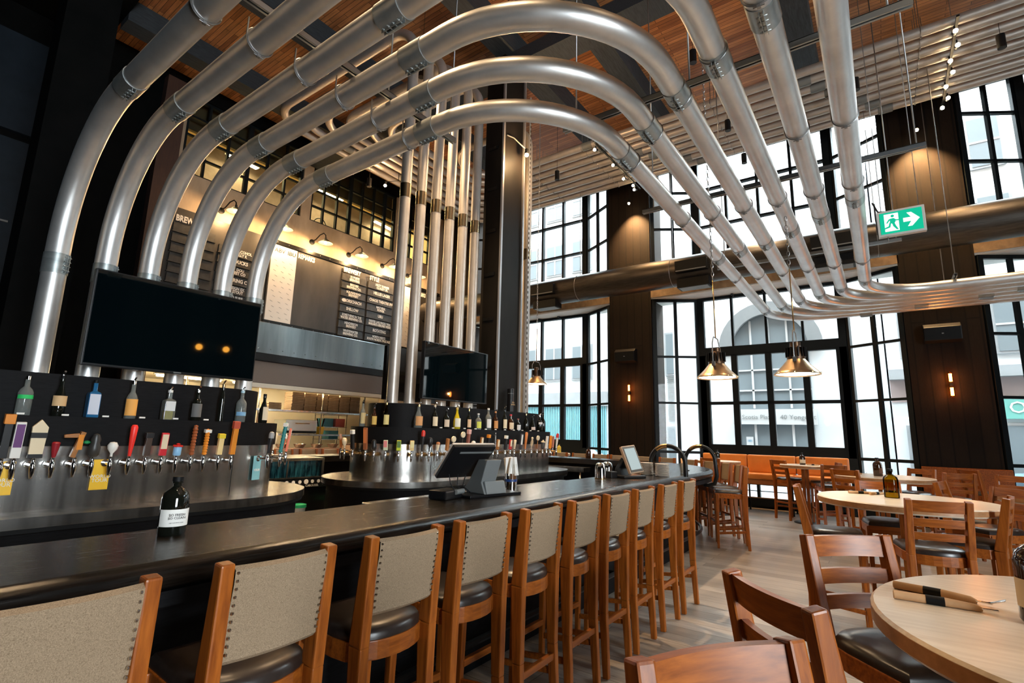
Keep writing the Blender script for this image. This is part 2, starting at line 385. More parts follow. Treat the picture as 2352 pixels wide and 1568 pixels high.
for i, (x, y) in enumerate(((4.9, 13.4), (6.3, 14.2), (7.6, 13.2), (9.0, 13.9), (10.6, 13.4), (11.6, 14.4))):
    t = thing('ceiling_light', 'long lit tube fitting in the yellow upstairs room, number %s from the left' % ('one', 'two', 'three', 'four', 'five', 'six')[i], 'ceiling light', (x, y, 8.95), .1, 'tube lights in the upstairs room')
    MB().box((0, 0, .05), (.95, .16, .08)).build('housing', white_m, t); MB().box((0, 0, 0), (.9, .12, .03)).build('tube', room_m, t); area('upstairs_tube', (x, y, 8.9), (0, 0, .1), .9, 45, (1., .78, .35), .12)
t = thing('office_chair', 'wire backed chair standing behind the lit upstairs window', 'chair', (7.95, 12.7, 6.65), 0)
m = MB().ring((0, 0, .62), (0, 1, .1), .2, .014, 20, 6); m.cyl((-.12, 0, .42), (-.15, 0, 0), .012, 6).cyl((.12, 0, .42), (.15, 0, 0), .012, 6)
m.build('wire_frame', black_m, t); MB().box((0, .15, .42), (.4, .36, .04)).build('seat', black_m, t, .01)
# dark alcove at the far left
for z0, z1, nm in ((6.5, 8.3, 'upper navy wall panel above the dark alcove on the far left'), (3.2, 6.35, 'lower navy wall panel in the dark alcove on the far left')):
    struct(MB().b2((-4.5, YW - .1, z0), (1.78, YW, z1)).build('wall_panel', wall_blue))
struct(MB().b2((1.12, 7.5, 0), (1.62, 8.0, 8.9)).build('column', wall_dark))
struct(MB().b2((-4.8, YW - .13, 4.85), (1.6, YW - .1, 4.88)).build('trim_3', grey_m))

# hood, mesh band and pass
hood = thing('kitchen_hood', 'long riveted steel hood band above the kitchen pass', 'extractor hood', (8.0, YW, 3.6))
MB().b2((-2.05, -.32, -.38), (2.1, 0, .36)).build('steel_band', steeldark_m, hood, .01)
MB().b2((-2.1, -.36, -.56), (2.12, 0, -.39)).build('dark_lip', blacksteel_m, hood)
MB().b2((-2.2, -.3, -1.07), (2.12, 0, -.57)).build('perforated_band', mesh_m, hood)
MB().b2((-2.2, -.3, -1.18), (2.12, 0, -1.08)).build('white_edge', kwall_m, hood)
m = MB()
for i in range(14): m.ball((-1.95 + i * .3, -.32, -.27), .012, 8, 4)
m.build('rivet', chrome_m, hood)['kind'] = 'stuff'
w = MB(); w.b2((3.9, 14.2, 0), (10.2, 14.3, 2.7)); w.b2((3.8, 12.25, 0), (3.9, 14.3, 2.7)); w.b2((10.15, 12.25, 0), (10.25, 14.3, 2.7)); w.b2((3.9, 12.0, 2.6), (10.2, 14.3, 2.7))
struct(w.build('wall_pass', kwall_m))
struct(MB().b2((3.9, 11.6, 0), (10.15, 12.25, 1.02)).build('pass_counter', noisy('counter_front', (.25, .13, .09), (.36, .22, .16), 3.)), 'kitchen pass counter', 'counter')
for i, x in enumerate((5.0, 6.6, 8.3)):
    t = thing('tube_light', 'warm tube light under the kitchen hood, %s of three' % ('left', 'centre', 'right')[i], 'tube light', (x, 12.45, 2.55), 0, 'tube lights under the hood')
    MB().box((0, 0, 0), (1.3, .07, .05)).build('tube', tubek_m, t); MB().box((0, .0, .035), (1.4, .1, .03)).build('housing', white_m, t); area('hood_tube', (x, 12.45, 2.5), (0, 0, 0), 1.3, 45, (1., .76, .42), .07)
for z, nm in ((1.96, 'upper steel shelf holding stacked pizza boxes'), (1.36, 'lower steel shelf with ovens and pans in the kitchen')):
    t = thing('wall_shelf', nm, 'shelf', (7.1, 12.6, z))
    MB().b2((-3.1, -.3, -.04), (2.9, .3, 0)).build('shelf_board', steel_m, t)
    m = MB()
    for x in (-2.2, -.55, 1.2, 2.6): m.cyl((x, -.28, -.6), (x, -.28, .6 if z > 1.5 else 0), .018, 8)
    m.build('upright', steel_m, t)
bx = None
for s in range(7):
    for j in range(11 if s else 4):
        x, z = 7.25 + s * .36 - (.25 if s == 0 else 0), 1.985 + j * .043
        lab = ('low stack of four brown pizza boxes on the kitchen shelf, leftmost pile', 'brown pizza box in the first tall pile from the left on the shelf', 'brown pizza box in the second tall pile on the shelf',
               'brown pizza box in the third tall pile on the shelf', 'brown pizza box in the fourth tall pile on the shelf', 'brown pizza box in the fifth tall pile on the shelf', 'brown pizza box in the rightmost tall pile on the shelf')[s]
        if bx is None: bx = b = MB().box((0, 0, 0), (.335, .36, .038)).build('pizza_box', card_m, None, .003)
        else: b = bx.copy(); C.objects.link(b)
        b.location = (x + random.uniform(-.008, .008), 12.55, z); b.rotation_euler.z = random.uniform(-.02, .02)
        tag(b, lab.replace('low stack of four brown pizza boxes', 'brown pizza box in the low pile'), 'box', 'pizza boxes on the kitchen shelf')
ov = thing('pizza_oven', 'pale steel countertop oven with dark vent on the lower kitchen shelf', 'oven', (7.75, 12.6, 1.36))
MB().b2((-.45, -.28, .03), (.45, .28, .36)).build('body', plain('oven_steel', (.6, .62, .56), .25, .7), ov, .02)
MB().b2((-.43, -.29, .02), (.43, -.25, .08)).build('vent', black_m, ov); MB().cyl((-.2, -.31, .27), (.2, -.31, .27), .012, 8).build('handle', brass_m, ov)
bk = thing('bucket', 'yellow bucket of black utensils beside the oven', 'bucket', (8.42, 12.5, 1.36)); MB().lathe([(.09, 0), (.11, .2)], n=14).build('pail', col(.75, .5, .04), bk)
m = MB()
for i in range(6): m.cyl((.03 * math.cos(i), .03 * math.sin(i), .1), (.12 * math.cos(i), .08 * math.sin(i), .42), .012, 6)
m.build('utensils', black_m, bk)
t = thing('control_panel', 'white wall box with dark screen left of the oven', 'control box', (7.05, 13.9, 1.6)); MB().b2((-.25, -.1, -.25), (.25, 0, .25)).build('case', white_m, t, .01); MB().b2((-.1, -.11, -.12), (.08, -.1, .14)).build('display', black_m, t)
rk = thing('wire_rack', 'wire rack with blue and red crates at the right of the kitchen', 'rack', (9.3, 13.3, .9)); m = MB()
for x in (-.4, .4):
    for y in (-.2, .2): m.cyl((x, y, 0), (x, y, 1.1), .012, 6)
for z in (.3, .65, 1.0): m.b2((-.42, -.22, z), (.42, .22, z + .02))
m.build('frame', steel_m, rk)
for i, (x, z, c, nm) in enumerate(((-.2, .67, (.05, .28, .4), 'blue crate on the wire rack, left one'), (.2, .67, (.55, .1, .08), 'red crate on the wire rack'), (0, .32, (.06, .34, .5), 'blue crate on the lowest level of the wire rack'))):
    tag(MB().b2((-.16, -.18, 0), (.16, .18, .24)).build('crate', col(*c), None, .01, (9.3 + x, 13.3, .9 + z)), nm, 'crate')
for i in range(6):
    x = 6.55 + i * .48
    t = thing('steel_bowl', 'shallow steel pan of ingredients on the pass, %s from the left' % ('first', 'second', 'third', 'fourth', 'fifth', 'sixth')[i], 'pan', (x, 11.95, 1.02), 0, 'pans along the kitchen pass')
    MB().lathe([(.09, 0), (.15, .09), (.16, .1), (.145, .1), (.085, .015)], n=16).build('pan', steel_m, t); MB().lathe([(.13, .075), (.02, .1), (1e-4, .1)], n=12).build('contents', col(*random.choice(((.5, .3, .1), (.4, .12, .05), (.55, .45, .2)))), t)

# gooseneck wall lamps
gl0 = None
for i, (x, z, nm) in enumerate(((4.99, 6.42, 'behind the third big pipe'), (6.19, 6.42, 'half hidden behind the innermost pipe'), (7.33, 6.43, 'above the word REMARKS'), (8.5, 6.43, 'above the BREWERY column'), (9.72, 6.45, 'above the STYLE column'), (10.75, 6.42, 'behind the upright pipes'))):
    if gl0 is None:
        g = gl0 = thing('gooseneck_lamp', '', 'wall lamp', (0, 0, 0), 0, 'gooseneck lamps on the concrete wall')
        MB().lathe([(.075, 0), (.075, .02), (.03, .03)], n=14).build('wall_plate', black_m, g, 0, (0, -.0, -.02)).rotation_euler = (R(90), 0, 0)
        MB().tube([(0, -.02, 0), (.02, -.15, .03), (.05, -.28, .14), (.09, -.38, .18), (.12, -.43, .12), (.125, -.44, 0)], .014, 8).build('arm', black_m, g)
        MB().lathe([(.025, .1), (.03, .05), (.07, .03), (.19, -.06), (.185, -.062), (.06, .02), (.02, .03)], n=20).build('shade', plain('dark_enamel', (.05, .045, .04), .35), g, 0, (.125, -.44, -.04))
        MB().ball((0, 0, 0), .04, 10, 6).build('bulb', bulb_m, g, 0, (.125, -.44, -.09)); freeze(g)
    else: g = clone(gl0, (0, 0, 0), 0, '')
    g.location = (x, YW, z); g['label'] = 'black gooseneck lamp on the concrete wall, ' + nm
    point('goose_light', (x + .125, YW - .44, z - .16), 75, WARM, .05)

# menu boards with letter rails
bd = thing('menu_board', 'long riveted menu board with white ABV columns and the REMARKS panel', 'menu board', (6.2, YW - .03, 4.0))
MB().b2((0, -.05, 0), (5.95, .03, 2.1)).build('backing', board_m, bd)
m = MB(); m.b2((0, -.08, 2.02), (5.95, -.05, 2.12)); m.b2((0, -.08, -.04), (5.95, -.05, .07)); m.build('frame_rail', blacksteel_m, bd)
m = MB()
for i in range(20):
    for z in (2.07, .015): m.ball((.15 + i * .3, -.08, z), .012, 6, 4)
m.build('rivet', grey_m, bd)['kind'] = 'stuff'
for x0, x1 in ((.03, .7), (4.22, 4.8)):
    p = MB().b2((x0, -.065, .07), (x1, -.05, 2.0)).build('abv_panel', paper_m, bd)
    m = MB()
    for r_ in range(12):
        for c_ in range(3): m.box((x0 + .12 + c_ * .2 + (r_ % 2) * .05, -.066, 1.6 - r_ * .13), (.07, .003, .006), (0, R(20), 0))
    m.build('pencil_marks', grey_m, p)['kind'] = 'stuff'
text('ABV', .15, board_m, 'heading', bd, (.1, -.068, 1.82)); text('IBU', .15, board_m, 'heading', bd, (.44, -.068, 1.82)); text('REMARKS', .17, paper_m, 'heading', bd, (.74, -.054, 1.84), wide=.66, bold=.007)
text('REMARKS', .17, paper_m, 'heading', bd, (4.84, -.054, 1.84), wide=.66, bold=.007)
def rails(root, x0, x1, z0, rows, dz=.222, head=None):
    if head: text(head, .19, paper_m, 'heading', root, (x0 + .02, -.1, z0 + .03), wide=.68, bold=.007)
    for i, s in enumerate(rows):
        z = z0 - dz * (i + 1)
        r_ = MB().b2((x0, -.09, z + .02), (x1, -.05, z + dz - .02)).b2((x0 - .02, -.11, z), (x1 + .01, -.05, z + .02)).build('letter_rail', slat_m, root)
        ln = s.split('\n'); w_ = max(len(l) for l in ln)
        text(s, .095 if len(ln) > 1 else .12, paper_m, 'lettering', r_, ((x0 + x1) / 2, -.093, z + (.122 if len(ln) > 1 else .075)), align='CENTER', wide=min(.8, (x1 - x0) / (w_ * .064 if len(ln) > 1 else w_ * .078)), line=.88, bold=.0035)
        if s == 'RORSCHACH': MB().lathe([(.07, 0), (.07, .004), (1e-4, .004)], n=20, sy=.7).build('eye_mark', paper_m, r_, 0, (x0 + .11, -.092, z + .11)).rotation_euler = (R(90), 0, 0)
rails(bd, 2.08, 2.9, 1.82, ['12 POETS\nBREWING', 'BEGORE\nBREWING CO.', 'SQUAREHEAD\nBREWERY', 'RORSCHACH', 'SHILLOW', 'SOMETHING IN THE\nWATER BREWING CO.', 'HENDERSON\nBREWERY', 'WHITEWATER\nBREWING CO.'], head='BREWERY')
rails(bd, 2.98, 4.0, 1.82, ['HAZY SUMMER\nCLOUDY IPL', 'HELLES LAGER', 'CHAOS THEATRE IPA', 'NATURAL\nPOWER', 'UBU', 'PAINTED LAKE PRICKLY PEAR\nMARGARITA BERLINER WEISSE', 'ROTATING', 'NORTH MEETS\nSOUTH NORDIC PALE ALE'], head='STYLE')
bl = thing('menu_board', 'dark letter board seen between the big bent pipes on the left', 'menu board', (3.95, YW - .03, 4.0))
MB().b2((0, -.05, 0), (2.2, .03, 2.12)).build('backing', board_m, bl)
rails(bl, .1, .95, 1.78, ['      AS\n      ST', '      CK\n      RY', '      HE\n     CO.', '  STREET\n   CIDER', '      GE\n      RY', '   NKEYS', '    LAND'], head='BREWERY')
rails(bl, 1.05, 2.1, 1.6, ['N-ALCOHOL\nELLY K', 'DUCKS', 'DOU\nEST CO', 'PRING C', 'EIGN EX\nSTOUT', 'O SURF\nSSIONFR', 'PEL./STIM'])
# ------------------------------------------------------------------ big bent pipes
PR = .0835
NTH = ('innermost', 'second from the inside', 'third from the inside', 'fourth from the inside', 'fifth from the inside', 'outermost')
def collar(root, c, axis, L=.2, rad=PR):
    axis = Vector(axis).normalized(); c = Vector(c); m = MB()
    m.cyl(c - axis * L / 2, c + axis * L / 2, rad + .005, 24)
    side = Vector((0, 0, -1)) if abs(axis.z) < .5 else Vector((.55, -.83, 0)); tang = axis.cross(side)
    o = m.build('collar', collar_m, root)
    b = MB()
    for sg in (-1, 1): b.bar(c - axis * L * .46 + side * (rad + .014) + tang * .011 * sg, c + axis * L * .46 + side * (rad + .014) + tang * .011 * sg, .003, .026, up=side)
    for i in range(4):
        p = c + axis * L * (-.33 + .22 * i) + side * (rad + .018); b.cyl(p - tang * .03, p + tang * .03, .004, 6).cyl(p + tang * .013, p + tang * .022, .008, 6)
    b.build('bolt_flange', collar_m, o)
def ringclamp(root, c, axis, ztop, rad=PR):
    c = Vector(c); axis = Vector(axis); m = MB().ring(c, axis, rad + .006, .005, 28, 6)
    t = Vector((0, 0, 1)).cross(axis).normalized()
    m.box(c + Vector((0, 0, -rad - .016)), (.02, .02, .02)); m.cyl(c + Vector((0, 0, -rad - .016)) - t * .03, c + Vector((0, 0, -rad - .016)) + t * .03, .004, 6)
    m.cyl(c + t * (rad + .004), c + t * (rad + .004) + Vector((0, 0, ztop - c.z)), .006, 6)
    m.build('ring_hanger', rod_m, root)
ZP = 4.0
for k in range(6):
    xa, yk, xf = 2.735 - .333 * k, 1.69 - .33 * k, 11.82 - .28 * k
    r3 = .9
    path = fillet([(xa, 5.5, 1.86), (xa, 5.5, ZP), (xa, yk, ZP), (xf, yk, ZP), (xf, -7.9, ZP)], (1.05, 1.05, r3), 18)
    t = thing('conduit_pipe', 'big silver bent pipe rising from the left tap island, %s of six' % NTH[k], 'pipe', (xa, 5.5, 1.86), 0, 'six big bent pipes')
    m = MB().tube([p - Vector((xa, 5.5, 1.86)) for p in path], PR, 24); m.build('pipe', pipe_m, t)
    L = lambda x, y, z: (x - xa, y - 5.5, z - 1.86)
    collar(t, L(xa, 5.5, 2.8), (0, 0, 1), .17)
    collar(t, L(xa, 4.33, ZP), (0, 1, 0)); collar(t, L(xa, (2.87, 2.6, 2.35, 2.2, 1.9, 1.6)[k] + (.03 if k == 0 else .0), ZP), (0, 1, 0))
    collar(t, L(xa + 1.05 + (.22, .25, .3, .42, .5, .6)[k], yk, ZP), (1, 0, 0))
    collar(t, L((7.2, 7.0, 6.9, 6.6, 6.35, 6.05)[k], yk, ZP), (1, 0, 0), .17)
    collar(t, L(xf - r3 - .18, yk, ZP), (1, 0, 0), .14); collar(t, L(xf, (1.45, .75, .1, -.5, -1.0, -1.35)[k] - 1.5 if k > 2 else yk - 1.6 - .5 * k, ZP), (0, 1, 0), .2)
    for x in (xa + 1.4, 5.65, 8.25): ringclamp(t, L(x, yk, ZP), (1, 0, 0), ZP + .13 - 1.86)
    ringclamp(t, L(xa, 2.99 + .14, ZP), (0, 1, 0), ZP + .13 - 1.86)
    if k in (4, 5): ringclamp(t, L(4.4, yk, ZP), (1, 0, 0), ZP + .1 - 1.86)
def strut(p, q, label, rods, name='strut_channel'):
    p, q = Vector(p), Vector(q); c = (p + q) / 2
    t = thing(name, label, 'strut', c); d = (q - p).normalized(); s = d.cross(Vector((0, 0, 1)))
    m = MB(); h = (q - p) / 2
    m.bar(-h + Vector((0, 0, .02)), h + Vector((0, 0, .02)), .045, .006)
    for g in (-1, 1): m.bar(-h + s * .0205 * g, h + s * .0205 * g, .004, .045); m.bar(-h + s * .014 * g + Vector((0, 0, -.02)), h + s * .014 * g + Vector((0, 0, -.02)), .012, .005)
    m.build('channel', strut_m, t)
    for u in rods:
        a = h * u; MB().cyl((a.x, a.y, 0), (a.x, a.y, 8.8 - c.z), .007, 6).build('hanger_rod', rod_m, t)
strut((.9, 2.965, 4.115), (3.12, 2.965, 4.115), 'grey strut channel across the big pipes on the left', (-.7, .3, .95))
strut((3.53, -.36, 4.115), (3.53, 2.05, 4.115), 'grey strut channel across the pipes in front of the wood ceiling', (-.9, .1, .9))
strut((5.48, -.52, 4.115), (5.48, 2.1, 4.115), 'grey strut channel crossing the silver pipes level with the upper windows', (-.95, .9))
strut((8.05, -.4, 4.115), (8.05, 1.9, 4.115), 'grey strut channel near the far bend of the silver pipes', (-.95, .9))
strut((10.25, -1.12, 4.115), (12.0, -1.12, 4.115), 'short grey strut above the pipes running to the right', (-.9, .75))
# racks of smaller pipes that climb from the right island and run under the ceiling
ZR, RR = 7.9, .08
BX = [4.79, 5.11, 5.44, 5.76, 6.09, 6.41, 7.05, 8.03]
for k in range(8):
    x0, yk, xf = BX[k], 9.8 - .285 * k, 11.42 - .285 * k; y0 = 5.74 if k == 6 else 5.5
    path = fillet([(x0, y0, 1.86), (x0, y0, ZR), (x0, yk, ZR), (xf, yk, ZR), (xf, -7.9, ZR)], (.55, .7, .7), 12)
    nm = ('leftmost', 'second from the left', 'third from the left', 'fourth from the left', 'fifth from the left', 'sixth, beside the black column', 'hidden behind the black column', 'right of the black column')[k]
    t = thing('riser_pipe', 'slim upright pipe from the right tap island, ' + nm, 'pipe', (x0, y0, 1.86), 0, 'eight ceiling rack pipes')
    MB().tube([p - Vector((x0, y0, 1.86)) for p in path], RR, 16).build('pipe', rack_m, t)
    if k != 6:
        MB().cyl((0, 0, 3.05), (0, 0, 3.27), RR + .004, 20).build('brass_sleeve', noisy('sleeve_%d' % k, (.45, .36, .24), (.62, .52, .36), 5., (30, 30, .5), .25, 1.), t)
    for y in (3.9 + .28 * k - 1, -.55 + .2 * k): MB().cyl((xf - x0, y - y0 - .12, ZR - 1.86), (xf - x0, y - y0 + .12, ZR - 1.86), RR + .004, 18).box((xf - x0, y - y0, ZR - 1.86 - RR - .01), (.03, .22, .03)).build('coupling', grey_m, t)
    x = 6.2 + .3 * k; MB().cyl((x - x0 - .1, yk - y0, ZR - 1.86), (x - x0 + .1, yk - y0, ZR - 1.86), RR + .004, 18).build('coupling', grey_m, t)
    for y in (5.0, 2.2, -1.0, 6.6): MB().ring((xf - x0, y - y0, ZR - 1.86), (0, 1, 0), RR + .006, .005, 16, 5).cyl((xf - x0, y - y0, ZR - 1.86 + RR), (xf - x0, y - y0, 8.76 - 1.86), .006, 5).ball((xf - x0, y - y0, ZR - 1.86 - RR - .015), .016, 6, 4).build('hanger', rod_m, t)

# ------------------------------------------------------------------ black steel column in the right island
t = thing('steel_column', 'tall black steel column with bright edge angles standing in the right tap island', 'column', (7.02, 5.36, 0))
m = MB().b2((-.32, -.2, 1.86), (.32, .2, 8.5)); m.build('shaft', noisy('blackened_steel', (.003, .0025, .002), (.009, .007, .0055), 3., (1, 1, .3), .6, spec=.12), t)
MB().b2((-.345, -.235, 1.86), (-.30, -.2, 8.4)).b2((.30, -.235, 1.86), (.345, -.2, 8.4)).build('edge_angle', plain('edge_angle_grey', (.3, .3, .31), .4, .7), t)
m = MB()
for i in range(7): m.b2((-.335, -.1, 2.6 + .8 * i), (-.32, .12, 2.66 + .8 * i))
m.build('plate', blacksteel_m, t)
t = thing('perforated_strip', 'pale perforated strip running up beside the right hand upright pipe', 'strip', (7.86, 5.36, 1.86))
m = MB().b2((-.012, -.012, 0), (.012, .012, 6.5)); m.build('strip', plain('strip_zinc', (.55, .56, .56), .4, .6), t)
m = MB()
for i in range(60): m.b2((-.008, -.016, .1 + i * .1), (.008, -.011, .15 + i * .1))
m.build('slots', black_m, t)['kind'] = 'stuff'
t = thing('bracket_light', 'bright star like lamp on a bracket in front of the black column', 'spot lamp', (7.15, 5.1, 6.62))
MB().tube([(-.35, .05, .26), (-.2, 0, .26), (.0, -.12, .1)], .012, 6).build('arm', grey_m, t); MB().lathe([(.03, .1), (.045, 0)], n=12).build('can', black_m, t, 0, (.02, -.14, 0)); MB().ball((.02, -.14, -.02), .035, 10, 6).build('bulb', spotface_m, t)
point('bracket_glow', (7.15, 4.8, 6.5), 110, WARM, .05)

# ------------------------------------------------------------------ tap islands
YI = 5.45
def stadium(x0, x1, r, yc=YI, n=22):
    return [(x1 + r * math.cos(R(a)), yc + r * math.sin(R(a))) for a in [-90 + 180 * i / n for i in range(n + 1)]] + [(x0 + r * math.cos(R(a)), yc + r * math.sin(R(a))) for a in [90 + 180 * i / n for i in range(n + 1)]]
ISL = {}
for key, x0, x1, lab in (('A', -2.6, 2.38, 'left tap island with steel tap wall, drip counter and black oak bottle shelf'), ('B', 4.92, 7.66, 'right tap island with curved steel tap wall under the upright pipes')):
    t = thing('tap_island', lab, 'bar island', (x0, YI, 0)); ISL[key] = t
    f = lambda x, y, z: (x - x0, y - YI, z)
    MB().prism(stadium(x0, x1, .9), 0, .8, f, True).build('cabinet', oakblack_m, t)
    MB().prism(stadium(x0, x1, .97), .83, .9, f, True).build('drip_counter', steel_m, t)
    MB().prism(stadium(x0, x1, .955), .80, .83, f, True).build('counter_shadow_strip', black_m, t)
    MB().prism(stadium(x0, x1, .63), .9, 1.335, f, True).build('tap_wall', steel_m, t)
    MB().prism(stadium(x0, x1, .65), 1.335, 1.545, f, True).build('bottle_shelf', oakblack_m, t)
    MB().prism(stadium(x0, x1, .44), 1.545, 1.86, f, True).build('top_tier', oakblack_m, t)
    m = MB()
    for i in range(int((x1 - x0) / .24)): m.b2((.12 + i * .24, -.652, 1.55), (.16 + i * .24, -.64, 1.562))
    m.build('price_tags', paper_m, t)['kind'] = 'stuff'
    seam = MB()
    for x in ((x1,) if key == 'A' else (x0, 6.3)): seam.b2((x - x0 - .003, -.633, .9), (x - x0 + .003, -.627, 1.335))
    seam.build('seam', blacksteel_m, t)

# ------------------------------------------------------------------ beer taps (each faucet with its handle)
def tap(x, y, ang, ztop, shape, c1, c2, label, island, tilt=0.):
    t = thing('beer_tap', label, 'beer tap', (x, y, 1.21), ang, 'beer taps on the %s island' % island)   # local -Y points away from the wall
    m = MB().cyl((0, .13, 0), (0, 0, 0), .014, 10).cyl((0, .11, 0), (0, .1, 0), .026, 12)
    m.build('shank', brass_m if island == 'right' else chrome_m, t)
    MB().lathe([(.008, -.085), (.013, -.06), (.017, -.02), (.016, .01), (.012, .022)], n=10).build('spout', chrome_m, t)
    MB().lathe([(.011, .018), (.013, .03), (.009, .045), (.012, .052)], n=10).build('ferrule', chrome_m, t)
    H = max(.06, ztop - 1.262); m = MB(); a = col(*c1); b = col(*c2) if c2 else None
    tt = .0
    if shape == 'paddle':
        m.b2((-.026, -.012, 0), (.026, .012, H)); q = m.build('handle', a, t, .004)
        if b: MB().b2((-.021, -.015, H * .3), (.021, -.011, H * .94)).build('badge', b, q)
    elif shape == 'wide':
        m.prism([(-.036, 0), (.036, 0), (.042, H * .8), (0, H), (-.042, H * .8)], -.012, .012, lambda x, y, z: (x, z, y)); q = m.build('handle', a, t, .003)
        if b: MB().b2((-.042, -.014, H * .52), (.042, .014, H * .66)).b2((-.038, -.014, 0), (.038, .014, H * .1)).build('band', b, q)
    elif shape == 'stick':
        m.lathe([(.011, 0), (.021, H * .55), (.024, H * .92), (.016, H * .99), (1e-4, H)], n=12); q = m.build('handle', a, t)
        if b: MB().lathe([(.025, H * .72), (.026, H * .9), (.018, H * 1.0), (1e-4, H * 1.03)], n=12).build('tip', b, q)
    elif shape == 'egg':
        m.lathe([(.008, 0), (.008, H * .2), (.03, H * .5), (.034, H * .75), (.022, H * .95), (1e-4, H)], n=14); q = m.build('handle', a, t)
        if b: MB().lathe([(.012, 0), (.012, H * .22)], n=10).build('stem', b, q)
    elif shape == 'round':
        m.cyl((0, 0, 0), (0, 0, H * .6), .007, 8); q = m.build('handle', b or a, t); MB().cyl((0, -.009, H * .78), (0, .009, H * .78), .04, 18).build('medallion', a, q)
    elif shape == 'can':
        m.lathe([(.026, 0), (.029, .008), (.029, H * .66), (.024, H * .72)], n=14); q = m.build('handle', a, t); MB().lathe([(.036, H * .72), (.036, H * .82), (.012, H * .86), (.016, H * .95), (1e-4, H)], n=14).build('cap', b, q)
    elif shape == 'slab':
        m.b2((-.021, -.016, 0), (.021, .016, H * .97)); q = m.build('handle', a, t, .003)
        if b: MB().b2((-.027, -.02, H * .78), (.027, .02, H)).build('top_block', b, q, .003)
    elif shape == 'carved':
        pr = [(.014, 0)]
        for i in range(9): pr += [(.021, H * (.05 + .1 * i)), (.015, H * (.1 + .1 * i))]
        m.lathe(pr + [(.017, H * .97), (1e-4, H)], n=10); q = m.build('handle', a, t)
        if b: MB().b2((-.025, -.017, H * .85), (.025, .017, H * .97)).build('badge', b, q)
    elif shape == 'branch':
        m.bar((-.02, 0, 0), (.02, 0, H), .034, .03); m.bar((.0, 0, H * .86), (-.085, 0, H * .82), .03, .03, .02, .02); q = m.build('handle', a, t, .003)
        if b: MB().b2((-.008, -.018, H * .3), (.024, -.015, H * .9)).build('badge', b, q)
    elif shape == 'figure':
        m.lathe([(.02, 0), (.034, H * .1), (.038, H * .4), (.028, H * .58), (.032, H * .75), (.02, H * .95), (1e-4, H)], n=12); q = m.build('handle', a, t)
        if b: MB().ball((-.05, 0, H * .62), .022, 8, 5, .6).build('leaf', b, q)
    elif shape == 'skeleton':
        m.cyl((0, 0, 0), (0, 0, H), .006, 8)
        for i in range(5): m.ring((0, 0, H * (.35 + .12 * i)), (0, .4, 1), .022 + .006 * math.sin(i), .004, 12, 5)
        m.ball((0, 0, H * .97), .02, 8, 6); q = m.build('handle', a, t)
    for ch in t.children:
        if ch.name.startswith('handle'): ch.location.z = .052; ch.rotation_euler = (R(6), R(tilt), 0)
    return t
YT = YI - .63 - .13
CR = (.75, .62, .42); BK = (.012, .012, .013); RD = (.55, .02, .015); WH = (.75, .73, .68); WD = (.36, .14, .035); OR = (.72, .24, .02)
for x, zt, sh, c1, c2, lab in (
    (.83, 1.55, 'slab', BK, OR, 'black tap handle with orange block, cut by the left picture edge'),
    (.89, 1.5, 'paddle', WH, (.13, .04, .16), 'white tap handle with purple panel above the first yellow tag'),
    (.99, 1.52, 'wide', CR, BK, 'wide beige pointed tap handle with black bands'),
    (1.09, 1.37, 'stick', (.28, .012, .02), None, 'short dark red tap handle right of the beige pointed one'),
    (1.21, 1.44, 'branch', WD, OR, 'brown wooden tap handle with a side arm like a signpost'),
    (1.31, 1.43, 'figure', (.035, .033, .03), (.01, .25, .08), 'dark grey figure shaped tap handle with green leaf'),
    (1.42, 1.37, 'egg', WH, None, 'white egg shaped tap handle above the second yellow tag'),
    (1.535, 1.5, 'stick', (.8, .03, .02), None, 'tall plain bright red tap handle'),
    (1.645, 1.44, 'slab', (.06, .035, .025), BK, 'black and brown square tap handle right of the red one'),
    (1.755, 1.44, 'paddle', (.6, .02, .03), CR, 'red tap handle with cream lower panel and round mark'),
    (1.86, 1.36, 'can', (.25, .5, .75), RD, 'short light blue can shaped tap handle with red cap'),
    (1.97, 1.51, 'carved', (.3, .075, .02), None, 'tall reddish brown carved totem tap handle'),
    (2.07, 1.48, 'carved', OR, WH, 'orange tap handle with white round badge at its top'),
    (2.19, 1.44, 'slab', (.8, .58, .26), (.75, .55, .03), 'cream tap handle with yellow cube top'),
    (2.3, 1.55, 'slab', OR, (.5, .08, .04), 'tall orange tap handle with red top, last before the curve')):
    tap(x, YT, 0, zt, sh, c1, c2, lab, 'left')
for a, zt, sh, c1, c2, lab in ((-68, 1.46, 'stick', BK, (.3, .3, .3), 'thin black tap handle above the pale blue tag'), (-52, 1.56, 'carved', (.02, .2, .2), WH, 'teal sculpted tap handle on the curved steel end'), (-30, 1.5, 'paddle', (.75, .12, .03), CR, 'orange red tap handle with cream panel on the curve'),
                               (-12, 1.44, 'stick', (.6, .12, .06), WH, 'small red and white tap handle near the curve end'), (4, 1.45, 'stick', CR, None, 'plain cream tap handle at the very end of the left island')):
    tap(2.38 + .76 * math.cos(R(a)), YI + .76 * math.sin(R(a)), R(a + 90), zt, sh, c1, c2, lab, 'left')
for x, lab, c, w in ((.87, 'yellow WORLD TOUR tag hanging at the left picture edge', (.85, .5, .02), 'WORLD\nTOUR'), (1.405, 'yellow WORLD TOUR tag hanging under the white egg tap', (.85, .5, .02), 'WORLD\nTOUR')):
    t = thing('hang_tag', lab, 'tag', (x, YI - .64, 1.215), 0, 'tags on the taps'); MB().b2((-.057, -.006, -.2), (.057, -.003, .02)).build('card', col(*c), t); text(w, .036, white_m, 'lettering', t, (0, -.0085, -.115), align='CENTER', line=.8)
